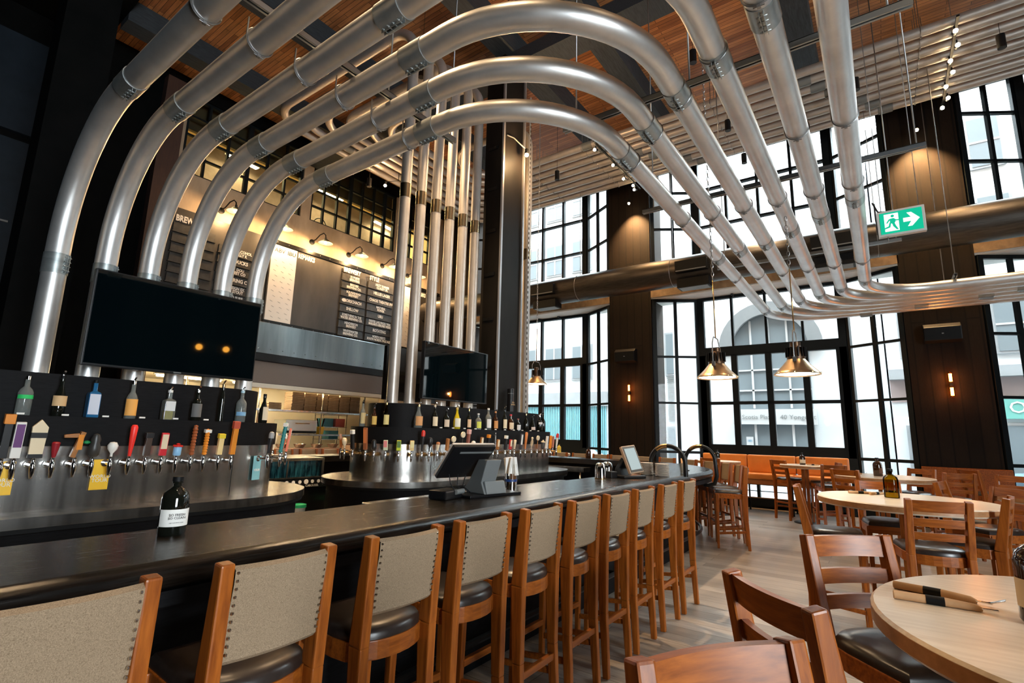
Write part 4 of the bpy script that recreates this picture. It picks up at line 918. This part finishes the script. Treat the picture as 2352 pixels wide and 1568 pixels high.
# tills
t = thing('till_terminal', 'black till terminal on the bar seen from behind with slanted screen', 'till', (3.02, 2.42, 1.05), R(-10))
MB().b2((-.2, -.1, 0), (.3, .12, .02)).build('base_plate', satin_m, t, .005)
m = MB().prism([(-.1, .02), (.1, .02), (.13, .05), (.08, .1), (-.02, .26), (-.12, .26), (-.06, .1)], -.07, .07, lambda x, y, z: (z, x, y)); m.build('stand', grey_m, t, .006)
m = MB().prism([(-.09, 0), (.09, 0), (.07, .07), (-.06, .09)], -.075, .12, lambda x, y, z: (z + .02, x - .02, y + .02)); m.build('foot', grey_m, t, .01)
scr = MB().b2((-.22, -.022, -.165), (.2, .022, .165)).build('screen', satin_m, t, .008, (-.13, .04, .25)); scr.rotation_euler.x = R(42); scr.scale = (.92, .92, .92)
MB().b2((-.221, .006, -.166), (.201, .024, .166)).build('bezel', plain('till_bezel', (.55, .5, .45), .4), scr, .004); MB().b2((-.14, -.026, .1), (.18, -.022, .115)).build('vent', grey_m, scr)
MB().tube([(-.3, .02, .16), (-.3, 0, .1), (-.26, -.02, .03)], .004, 6).tube([(-.22, .02, .16), (-.25, -.01, .08), (-.18, -.02, .03)], .004, 6).tube([(-.15, .02, .15), (-.19, 0, .08), (-.12, .0, .03)], .004, 6).build('cable', black_m, t)
pr_ = thing('receipt_printer', 'black receipt printer lying left of the till', 'printer', (2.72, 2.5, 1.05), R(10)); MB().b2((-.12, -.07, 0), (.1, .07, .06)).build('case', satin_m, pr_, .012); MB().cyl((0, -.072, .045), (.1, -.072, .045), .018, 12).build('roll_cover', grey_m, pr_)
nc = thing('napkin_canister', 'steel canister of white napkins with blue band beside the till', 'canister', (3.55, 2.55, 1.05)); MB().lathe([(.05, 0), (.052, .125), (.048, .125)], n=24).build('canister', chrome_m, nc); MB().lathe([(.0535, .06), (.0535, .08)], n=24).build('blue_band', col(.01, .04, .16), nc)
m = MB()
for i in range(7):
    a = i * .9; m.box((.02 * math.cos(a), .02 * math.sin(a), .18), (.07, .012, .15), (R(8 * math.cos(a)), R(10 * math.sin(a)), a))
m.build('napkins', paper_m, nc, .003); MB().b2((-.016, -.04, .17), (.016, -.038, .2)).build('mark', col(.3, .22, .05), nc)
t = thing('till_terminal', 'second till with lit portrait screen facing the stools', 'till', (5.5, 2.35, 1.05), R(-24))
MB().b2((-.16, -.12, 0), (.16, .14, .03)).build('base_plate', satin_m, t, .012); MB().prism([(-.02, 0), (.12, 0), (.1, .1), (.0, .22), (-.05, .2), (.03, .1)], -.08, .06, lambda x, y, z: (z - .02, x, y)).build('stand', satin_m, t, .01)
scr = MB().b2((-.1, -.02, -.155), (.1, .02, .155)).build('screen', plain('till_beige', (.45, .3, .2), .5), t, .01, (.0, -.06, .2)); scr.rotation_euler = (R(-22), R(-6), 0)
MB().b2((-.09, -.024, -.145), (.09, -.02, .145)).build('bezel', satin_m, scr); MB().b2((-.075, -.0255, -.12), (.075, -.024, .12)).build('display', screenlit_m, scr)
MB().b2((-.26, -.02, .0), (-.17, .1, .07)).build('card_reader', satin_m, t, .008)
pl0 = None
for s, (x, y) in enumerate(((6.08, 2.36), (6.0, 2.14))):
    for j in range(13):
        lab = ('white side plate in the left stack between till and hoop rail', 'white side plate in the right stack against the hoop rail')[s]
        if pl0 is None: pl0 = p_ = MB().lathe([(.045, 0), (.08, .008), (.082, .0105), (.078, .0105), (.045, .004), (1e-4, .004)], n=28).build('side_plate', plain('plate_white', (.62, .55, .48), .25))
        else: p_ = pl0.copy(); C.objects.link(p_)
        p_.location = (x + random.uniform(-.002, .002), y, 1.05 + j * .0112); tag(p_, lab, 'plate', 'stacked side plates')
for x, y, lab in ((5.12, 2.5, 'upturned steel glass left of the second till'), (5.38, 2.54, 'upturned steel glass next to the second till')):
    t = thing('steel_tumbler', lab, 'tumbler', (x, y, 1.05)); MB().lathe([(.062, 0), (.06, .02), (.058, .1), (.048, .15), (.03, .165), (1e-4, .168)], n=22).build('body', chrome_m, t); MB().lathe([(.064, 0), (.064, .01)], n=22).build('rim', brass_m, t)
t = thing('straw_glass', 'glass jar of brown straws between the hoop rails', 'jar', (6.72, 2.12, 1.05)); MB().lathe([(.035, 0), (.04, .13)], n=16).build('jar', clear_m, t); m = MB()
for i in range(9): m.cyl((.018 * math.cos(i * .7), .018 * math.sin(i * .7), .01), (.025 * math.cos(i * .7), .025 * math.sin(i * .7), .19), .004, 6)
m.build('straws', kraft_m, t)
# gear between the islands
t = thing('display_fridge', 'teal glass display case with row of round dials lettered CAROUSEL', 'display case', (4.55, 7.2, 0))
MB().b2((-.46, 0, 0), (.5, .5, .66)).build('cabinet', blacksteel_m, t, .01); MB().b2((-.46, -.02, .62), (.54, .0, .76)).build('control_panel', black_m, t)
MB().b2((-.45, 0, .78), (.4, .5, 1.04)).build('glass_case', teal_m, t); MB().b2((-.47, -.02, 1.02), (.42, .5, 1.06)).b2((-.47, -.02, .75), (.54, .02, .785)).b2((.38, -.015, .78), (.42, .02, 1.04)).b2((-.2, -.015, .78), (-.18, .01, 1.04)).build('steel_frame', steel_m, t)
m = MB()
for i in range(9): m.cyl((-.4 + i * .105, -.022, .71), (-.4 + i * .105, -.03, .71), .026 if i != 5 else .036, 14)
m.build('dials', paper_m, t); text('CAROUSEL', .045, paper_m, 'lettering', t, (.12, -.024, .635))
for i in range(10): pass
for x, y, z, lab in ((4.31, 6.75, .3, 'white tub with green lid standing between the tap islands, left one'), (5.1, 7.0, .25, 'white tub with green lid beside the glass jar')):
    t = thing('food_tub', lab, 'tub', (x, y, z)); MB().lathe([(.085, 0), (.1, .12)], n=18).build('tub', kwall_m, t); MB().lathe([(.107, .115), (.107, .155), (.09, .16), (1e-4, .16)], n=18).build('lid', green_m, t)
    tag(MB().b2((x - .16, y - .14, 0), (x + .16, y + .14, z)).build('crate', black_m), 'black crate under the ' + ('left' if x < 5 else 'right') + ' green lidded tub', 'crate')
t = thing('glass_jar', 'big clear glass jar behind the bar between the islands', 'jar', (4.83, 6.65, 0)); MB().lathe([(.12, .2), (.13, .25), (.13, .55), (.11, .6)], n=20).build('jar', clear_m, t); MB().lathe([(.13, 0), (.13, .2)], n=16).build('stand', steel_m, t)
t = thing('menu_stand', 'small kraft card stand on the far counter between the islands', 'card stand', (5.9, 7.95, 1.05)); MB().b2((-.09, -.02, 0), (.09, .02, .09)).build('black_foot', black_m, t); MB().b2((-.1, -.005, .09), (.1, .005, .17)).build('card', kraft_m, t)

# ------------------------------------------------------------------ hanging lamps
def pendant(x, y, z, lab, top=9.0):
    t = thing('pendant_lamp', lab, 'pendant lamp', (x, y, z), 0, 'industrial pendant lamps')
    MB().lathe([(.085, .16), (.1, .14), (.14, .09), (.19, .04), (.215, .012), (.218, 0), (.211, 0), (.185, .035), (.1, .12), (.03, .14)], n=36).build('shade', copper_m, t)
    MB().lathe([(.2, .012), (.1, .008), (1e-4, .004)], n=24).build('diffuser', lampin_m, t)
    m = MB().lathe([(.085, .155), (.085, .2), (.072, .28), (.05, .3), (.05, .34), (.03, .345)], n=20)
    h_ = m.build('ballast_housing', plain('ballast_bronze', (.10, .055, .03), .4, .8), t); m = MB()
    for i in range(16):
        a = i * PI / 8; m.box((.083 * math.cos(a), .083 * math.sin(a), .235), (.03, .007, .1), (0, 0, a))
    m.build('cooling_fins', blacksteel_m, h_)
    m = MB()
    for s in (-1, 1): m.tube([(s * .1, 0, .13), (s * .15, 0, .16), (s * .155, 0, .38), (s * .09, 0, .46), (0, 0, .46)], .006, 6); m.box((s * .13, 0, .15), (.05, .03, .05))
    m.build('yoke', rod_m, t)
    MB().cyl((0, 0, .46), (0, 0, 1.15), .007, 8).build('copper_rod', brass_m, t)
    m = MB(); n = int((top - z - 1.15) / .05)
    for i in range(n):
        p = [(.013 * math.cos(2 * PI * j / 8), 0, .03 * math.sin(2 * PI * j / 8)) for j in range(8)]
        if i % 2: p = [(0, a, c) for a, b, c in p]
        m.tube([(a, b, 1.17 + i * .05 + c) for a, b, c in p], .004, 4, closed=True)
    m.build('chain', rod_m, t)['kind'] = 'stuff'
    m = MB()
    for i in range(8): m.ball((.214 * math.cos(i * PI / 4), .214 * math.sin(i * PI / 4), .012), .01, 6, 4)
    m.build('rim_clip', brass_m, t)
    point('pendant_glow', (x, y, z - .06), 14, (1, .85, .65), .1)
pendant(6.0, 1.475, 2.17, 'spun metal pendant lamp over the bar end, left of the pair'); pendant(6.0, .68, 2.17, 'spun metal pendant lamp right of the pair, under the bent pipes', 3.95); pendant(8.7, 5.67, 2.5, 'spun metal pendant lamp half hidden behind the right upright pipe')
def sconce(x, y, z, lab):
    t = thing('wall_sconce', lab, 'wall lamp', (x, y, z)); MB().box((-.04, 0, 0), (.08, .05, .05)).build('socket', black_m, t)
    for s in (-1, 1):
        g = MB().lathe([(.012, .03), (.03, .05), (.03, .15), (.02, .18), (1e-4, .185)], n=14).build('bulb', glassy('bulb_glass_%d%d' % (y > 0, s > 0), (1, .75, .45), .1), t, 0, (-.06, 0, 0)); g.scale = (1.3, 1.3, 1.25 * s)
        MB().cyl((0, 0, .045), (0, 0, .16), .018, 8).build('filament', filament_m, g)
        point('sconce_glow', (x - .14, y, z + s * .14), 7, (1, .35, .1), .03)
sconce(12.26, 5.15, 2.58, 'twin filament bulb sconce on the left black column'); sconce(12.26, -1.07, 2.57, 'twin filament bulb sconce on the right black column')
def speaker(y, z, lab):
    t = thing('wall_speaker', lab, 'speaker', (12.26, y, z)); MB().prism([(0, .2), (-.12, .2), (-.22, .12), (-.2, -.12), (0, -.15)], -.27, .27, lambda x, y_, z_: (x, z_, y_)).build('cabinet', satin_m, t, .01)
    MB().prism([(-.224, .115), (-.203, -.115), (-.206, -.115), (-.227, .115)], -.25, .25, lambda x, y_, z_: (x, z_, y_)).build('grille', black_m, t); MB().box((-.21, 0, .0), (.02, .03, .02)).build('badge', grey_m, t)
speaker(5.2, 3.5, 'black wedge speaker on the left black column above its sconce'); speaker(-1.03, 3.5, 'black wedge speaker on the right black column above its sconce')
cs0 = None
for x, y, z, lab in ((9.75, -1.94, 7.4, 'black cylinder downlight at the upper right among the ceiling pipes'), (9.59, 5.75, 7.4, 'black cylinder downlight right of the upright pipe'), (5.27, 4.04, 7.4, 'cylinder downlight with lit lens above the big pipe arch'), (5.28, 5.86, 7.4, 'cylinder downlight between the pipe arches'),
                     (7.49, 1.98, 7.4, 'black cylinder downlight against the orange ceiling wood'), (11.17, 1.97, 7.4, 'black cylinder downlight in front of the middle upper window'), (9.68, -.11, 7.4, 'black cylinder downlight beside the rightmost big pipe'), (7.3, 9.72, 7.35, 'cylinder downlight hanging before the upstairs windows'), (9.72, 1.97, 7.4, 'black cylinder downlight under the ceiling pipes between two big pipes'), (2.1, -1.4, 7.4, 'unseen cylinder downlight added over the big round table as warm fill'), (.9, 1.5, 7.4, 'unseen cylinder downlight added over the near end of the bar as warm fill'), (1.5, 3.9, 7.4, 'unseen cylinder downlight added over the left tap island as warm fill'), (5.9, -.9, 7.4, 'unseen cylinder downlight added over the middle round table as warm fill')):  # last four lamps hang out of view, added as warm fill
    if cs0 is None:
        cs0 = c_ = thing('cylinder_light', lab, 'downlight', (0, 0, 0), 0, 'cylinder downlights'); MB().lathe([(.055, 0), (.055, .22), (.04, .225)], n=20).build('can', satin_m, c_); MB().lathe([(.048, .004), (1e-4, .006)], n=18).build('lens', emitter('downlight_lens', (1., .8, .5), 25.), c_); MB().cyl((0, 0, .22), (0, 0, 1.4), .004, 6).build('cord', black_m, c_); freeze(cs0)
    else: c_ = clone(cs0, (0, 0, 0), 0, lab)
    c_.location = (x, y, z)
    spot('downlight', (x, y, z - .01), (x, y, 0), (200 if y < 0 else 1500 if 5 < x else 650 if y > 3 else 250) if x < 6 else 220, (1., .68, .38), 84, .7, .045)
def track(y, xs, z, x0, x1, lab, nm):
    t = thing('light_track', lab, 'light track', ((x0 + x1) / 2, y, z + .14)); L = (x1 - x0) / 2
    MB().b2((-L, -.018, -.015), (L, .018, .015)).build('rail', black_m, t); MB().cyl((-L * .6, 0, 0), (-L * .6, 0, 1.1), .005, 6).cyl((L * .7, 0, 0), (L * .7, 0, 1.1), .005, 6).build('hanger_rod', rod_m, t)
    for i, x in enumerate(xs):
        h = MB().cyl((0, 0, .1), (0, 0, .02), .012, 8).cyl((.06, 0, .02), (-.05, 0, -.02), .035, 12).build('spot_head', black_m, t, 0, (x - (x0 + x1) / 2, (-1) ** i * .03, -.12)); MB().ball((-.055, 0, -.022), .032, 10, 6).build('lens', spotface_m, h)
    for x in xs[::2]: spot('track_spot', (x - .1, y, z - .1), (x + .3, y - 1.5, 0), 130, WARM, 55)
track(-1.41, (9.29, 9.67, 10.05, 10.4, 10.8, 11.2, 11.5), 7.6, 9.1, 11.7, 'black light track with seven bright spots at the upper right', 'r')
track(4.55, (9.26, 10.07, 10.79, 11.23, 11.45), 7.6, 9.1, 11.7, 'black light track with five spots running to the left black column', 'l')
for y, lab in ((4.95, 'warm spot lamp washing the left brown column'), (-1.02, 'warm spot lamp washing the right brown column')):
    t = thing('spot_lamp', lab, 'spot lamp', (11.93, y, 7.55)); MB().cyl((.03, 0, .08), (0, 0, 0), .035, 12).build('can', black_m, t); MB().ball((-.005, 0, -.015), .03, 10, 6).build('lens', spotface_m, t); MB().cyl((.03, 0, .08), (.03, 0, 1.2), .005, 6).build('cord', black_m, t)
    spot('column_wash', (11.91, y, 7.5), (12.33, y, 6.55), 1300, (1., .6, .26), 88, .9, .03)
t = thing('spot_lamp', 'bright starry spot lamp before the upstairs windows', 'spot lamp', (7.54, 9.41, 7.4)); MB().cyl((0, 0, .1), (0, 0, .02), .03, 10).build('can', black_m, t); MB().ball((0, 0, 0), .035, 10, 6).build('lens', spotface_m, t); MB().tube([(0, 0, .1), (.4, 0, .3), (.4, 0, 1.3)], .008, 6).build('arm', black_m, t)
point('upstairs_spot', (7.54, 9.35, 7.3), 50, WARM, .05)
for x, z, nm in ((7.39, 4.06, 'left'), (8.25, 4.1, 'middle'), (9.47, 4.2, 'right')):
    t = thing('globe_lamp', 'amber globe lamp on the dark wall opposite the big television, %s one' % nm, 'wall lamp', (x, -7.88, z), 0, 'amber globe lamps'); MB().b2((-.05, -.12, -.05), (.05, -.06, .05)).build('wall_plate', black_m, t); MB().ball((0, 0, 0), .1, 14, 10).build('globe', emitter('amber_globe_' + nm, (1., .42, .05), 11.), t)
# exit sign
t = thing('exit_sign', 'green running man exit sign with arrow pointing right', 'exit sign', (6.9, -.355, 3.945), R(-90))   # local +X runs to the right, face towards -Y
MB().b2((-.215, -.02, -.15), (.215, .05, .15)).build('frame', plain('sign_frame', (.55, .55, .53), .4), t, .006); MB().b2((-.19, -.024, -.125), (.19, -.02, .125)).build('green_face', exitg_m, t)
F_ = lambda x, y, z: (x, z, y)
m = MB().prism([(-.15, -.1), (-.02, -.1), (-.02, .105), (-.15, .105)], -.0265, -.024, F_); m.build('door_panel', exitw_m, t)
m = MB().prism([(.02, -.018), (.09, -.018), (.055, -.075), (.095, -.075), (.165, .005), (.095, .085), (.055, .085), (.09, .028), (.02, .028)], -.0265, -.024, F_); m.build('arrow', exitw_m, t)
m = MB().prism([(-.073 + .016 * math.cos(R(a)), .075 + .016 * math.sin(R(a))) for a in range(0, 360, 20)], -.029, -.0265, F_)
for pl in ([(-.1, .045), (-.065, .05), (-.045, .03), (-.05, .0), (-.075, -.02), (-.1, -.005)], [(-.06, .04), (-.05, .015), (.0, .012), (.0, .026), (-.045, .028)], [(-.095, .045), (-.11, .04), (-.135, .0), (-.125, -.006), (-.1, .028), (-.085, .03)], [(-.06, .0), (-.05, -.04), (-.028, -.09), (-.045, -.09), (-.075, -.045), (-.08, -.01)], [(-.09, .0), (-.1, -.055), (-.17, -.075), (-.17, -.062), (-.115, -.04), (-.105, -.0)]):
    m.prism(pl, -.029, -.0265, F_)
m.build('running_man', exitg_m, t)
MB().cyl((-.17, .02, .15), (-.17, .02, 4.8), .004, 6).cyl((.17, .02, .15), (.17, .02, 4.8), .004, 6).cyl((-.13, .02, -.15), (-.13, .02, -.2), .006, 6).build('hanger_wire', rod_m, t); MB().tube([(-.1, .02, .15), (-.2, .02, .17), (-.24, .05, .3), (-.22, .3, .38), (-.2, 1.2, .3)], .009, 8).build('conduit', black_m, t)
# duct
d = thing('air_duct', 'large dark round air duct along the window wall', 'duct', (11.2, 0, 5.2))
MB().cyl((0, -7.8, 0), (0, 11.5, 0), .33, 40).build('duct', duct_m, d)
for y in (6.9, 3.1, .5, -3.2):
    m = MB().b2((-.42, y - .34, -.14), (-.2, y + .34, .12)); m.b2((-.3, y - .34, -.46), (.02, y + .34, -.26)); m.build('register', black_m, d, .006)
    MB().b2((-.425, y - .32, -.12), (-.415, y + .32, -.1)).b2((-.28, y - .3, -.468), (-.0, y + .3, -.46)).build('louvre', grey_m, d)
m = MB()
for y in (9, 6, 3.6, -.2, -3): m.ring((0, y, 0), (0, 1, 0), .333, .006, 36, 5); m.cyl((0, y, .33), (0, y, 3.5), .006, 6)
m.build('hanger_strap', rod_m, d)
# ------------------------------------------------------------------ the street outside
struct(MB().b2((13.15, -40, -.25), (60, 45, -.12)).build('ground', asphalt_m))
XF = 22.0
w = MB(); w.b2((4, -45, 9.5), (13.1, 45, 24)); w.b2((4, 14.6, -.2), (13.1, 45, 9.5)); w.b2((4, -45, -.2), (13.1, -9.1, 9.5)); struct(w.build('wall_outer', noisy('dark_brick', (.10, .07, .055), (.15, .11, .09), 3., rough=.9)))  # unseen upper floors and flanks, added to shade the facades opposite
def winbox(fac, y0, y1, z0, z1, ny=1, nz=1, fm=None, depth=.12, blind=False):
    f = MB().b2((-.06, y0 - .08, z0 - .08), (-.0, y1 + .08, z1 + .08)).build('window', fm or stone2_m, fac)
    MB().b2((-.075, y0, z0), (-.06, y1, z1)).build('pane', outglass_m, f); m = MB()
    for i in range(1, ny): m.b2((-.09, y0 + (y1 - y0) * i / ny - .03, z0), (-.07, y0 + (y1 - y0) * i / ny + .03, z1))
    for i in range(1, nz): m.b2((-.09, y0, z0 + (z1 - z0) * i / nz - .03), (-.07, y1, z0 + (z1 - z0) * i / nz + .03))
    if ny * nz > 1: m.build('bars', white2_m, f)
b1 = thing('stone_building', 'pale stone building across the street with big glazed arch', 'building', (XF, 0, 0))
MB().b2((0, -.25, -.2), (8, 7.2, 15)).build('wall', stone_m, b1)
ar = [(2.05, .1), (4.75, .1), (4.75, 5.05)] + [(3.4 + 1.35 * math.cos(R(a)), 5.05 + 1.35 * math.sin(R(a))) for a in range(0, 181, 10)][1:]
oa = [(3.4 + 1.85 * math.cos(R(a)), 5.05 + 1.85 * math.sin(R(a))) for a in range(0, 181, 10)]; ia = [(3.4 + 1.36 * math.cos(R(a)), 5.05 + 1.36 * math.sin(R(a))) for a in range(180, -1, -10)]
MB().prism(oa + ia, -.25, 0, lambda x, y, z: (z, x, y)).build('arch_moulding', noisy('arch_stone', (.125, .132, .136), (.145, .15, .154), 2., rough=.9), b1)
g = MB().prism(ar, -.05, 0, lambda x, y, z: (z, x, y)).build('arch_glass', outglass_m, b1); m = MB()
for y in (2.75, 3.4, 4.05): m.b2((-.09, y - .035, 2.7), (-.05, y + .035, 6.2))
for z in (3.4, 4.2, 5.05): m.b2((-.09, 2.05, z - .03), (-.05, 4.75, z + .03))
m.build('glazing_bars', white2_m, g)
MB().b2((-.2, 1.95, 2.08), (-.04, 4.85, 2.66)).build('sign_band', white2_m, b1)
text('Scotia Plaza', .24, grey_m, 'lettering', b1, (-.21, 4.5, 2.28), (R(90), 0, R(-90))); text('40 Yonge St', .24, grey_m, 'lettering', b1, (-.21, 3.15, 2.28), (R(90), 0, R(-90)))
m = MB()
for y in (2.1, 2.75, 3.35, 3.45, 4.05, 4.7): m.b2((-.1, y - .04, .1), (-.05, y + .04, 2.08))
m.b2((-.1, 2.05, .4), (-.05, 4.75, .5)); m.build('door_frame', white2_m, b1); MB().b2((-.12, 4.15, 1.25), (-.1, 4.4, 1.6)).build('notice', white2_m, b1); text('181', .13, col(.02, .2, .35), 'lettering', b1, (-.125, 4.37, 1.4), (R(90), 0, R(-90)))
b2_ = thing('tower_building', 'pale block with louvres and wide windows at the left across the street', 'building', (XF + .6, 7.2, 0))
MB().b2((0, 0, -.2), (8, 23, 17)).build('wall', stone_m, b2_)
for y in (4.3, 5.9, 7.6, 9.2):
    for z in (4.3, 9.9, 13): winbox(b2_, y, y + 1.0, z, z + 1.6, 2, 2)
winbox(b2_, .15, .5, 4.3, 6.1); m = MB()
for i in range(24): m.b2((-.06, .15, 2.2 + i * .085), (0, .5, 2.235 + i * .085))
m.build('louvre', grey_m, b2_); winbox(b2_, .1, .5, .3, 1.9)
MB().b2((-.1, 3.4, 2.9), (0, 9.5, 3.6)).build('fascia', stone2_m, b2_); m = MB()
for i in range(60): m.b2((-.05, 3.5 + i * .1, .2), (0, 3.56 + i * .1, 2.9))
m.build('teal_shutter', teals_m, b2_)['kind'] = 'stuff'
b3 = thing('brick_building', 'pinkish old building with cornice and teal shop sign at the right across the street', 'building', (XF - .3, -.3, 0))
MB().b2((0, -16, -.2), (8, 0, 13)).build('wall', stone_m, b3); MB().b2((-.02, -16, 2.85), (.02, 0, 3.6)).build('pink_band', brickp_m, b3); MB().b2((-.3, -16, 3.6), (.05, 0, 3.72)).b2((-.2, -16, 3.72), (.05, 0, 3.95)).build('cornice', stone2_m, b3)
for y in (-1.2, -3.6, -5.2, -6.8):
    for z in (4.4, 7.8, 10.6): winbox(b3, y, y + .75, z, z + 1.7, 1, 2)
MB().b2((-.15, -7, 2.3), (0, -2.7, 2.95)).build('shop_sign', signgreen_m, b3); text('OLA', .5, white_m, 'lettering', b3, (-.16, -2.85, 2.48), (R(90), 0, R(-90)))
winbox(b3, -6.5, -2.7, .3, 2.1, 5, 1, white2_m); winbox(b3, -1.0, -.4, .4, 2.0, 1, 1)
MB().prism([(-6, 13), (-1, 13), (-3.5, 14.6)], 0, 4, lambda x, y, z: (z, x, y)).build('gable', stone2_m, b3)
def car(x, y, rz, c, lab):
    t = thing('car', lab, 'car', (x, y, -.12), rz)
    MB().prism([(-2.1, .3), (2.1, .3), (2.15, .7), (1.9, .85), (1.0, .92), (.5, 1.4), (-1.2, 1.42), (-1.8, .95), (-2.15, .85)], -.85, .85, lambda a, b, z: (z, a, b)).build('body', c, t, .06)
    MB().prism([(.85, .95), (.45, 1.34), (-1.1, 1.36), (-1.6, .98)], -.86, .86, lambda a, b, z: (z, a, b)).build('side_windows', outglass_m, t)
    for a in (-1.3, 1.3):
        for s in (-1, 1): MB().cyl((s * .7, a, .32), (s * .88, a, .32), .32, 18).build('wheel', black_m, t)
car(19.5, 11.9, 0, plain('car_white', (.3, .3, .3), .25), 'white car parked outside the far left window'); car(19.2, -4.6, 0, plain('car_blue', (.08, .13, .17), .25), 'pale blue car parked outside the right window')

# ------------------------------------------------------------------ light and camera
wd = bpy.data.worlds.new('overcast'); bpy.context.scene.world = wd; wd.use_nodes = True
bg = wd.node_tree.nodes['Background']; bg.inputs['Color'].default_value = (.86, .95, 1., 1); bg.inputs['Strength'].default_value = 38.
def portal(loc, rot, sx, sy):
    o = area('window_portal', loc, rot, sx, 1, (1, 1, 1), sy); o.data.cycles.is_portal = True
for k in (-1, 0, 1):
    portal((13.25, 2.0 + MOD * k, 2.5), (0, R(90), 0), 5., 5.); portal((13.25, 2.0 + MOD * k, 7.3), (0, R(90), 0), 2.9, 5.)
portal((-.9, -8.25, 2.75), (R(90), 0, 0), 2.6, 3.7)
cam = bpy.data.cameras.new('camera'); cam.sensor_width = 36; cam.lens = 1171.34 * 36 / 2352; cam.clip_start = .05
co = bpy.data.objects.new('camera', cam); C.objects.link(co)
yaw, pit, rol = R(35.9222), R(10.2320), R(1.3824)
f = Vector((math.cos(pit) * math.cos(yaw), math.cos(pit) * math.sin(yaw), math.sin(pit))); r_ = Vector((math.sin(yaw), -math.cos(yaw), 0)); u_ = r_.cross(f)
r2 = r_ * math.cos(rol) + u_ * math.sin(rol); u2 = -r_ * math.sin(rol) + u_ * math.cos(rol)
co.matrix_world = Matrix(((r2.x, u2.x, -f.x, 0), (r2.y, u2.y, -f.y, 0), (r2.z, u2.z, -f.z, 1.5), (0, 0, 0, 1)))
S = bpy.context.scene; S.camera = co
S.view_settings.view_transform = 'Standard'; S.view_settings.look = 'None'; S.view_settings.gamma = 1; S.view_settings.use_curve_mapping = False
S.view_settings.exposure = .25
S.cycles.max_bounces = 8; S.cycles.diffuse_bounces = 4; S.cycles.glossy_bounces = 4; S.cycles.transparent_max_bounces = 12; S.cycles.sample_clamp_indirect = 8.
S.cycles.use_denoising = True
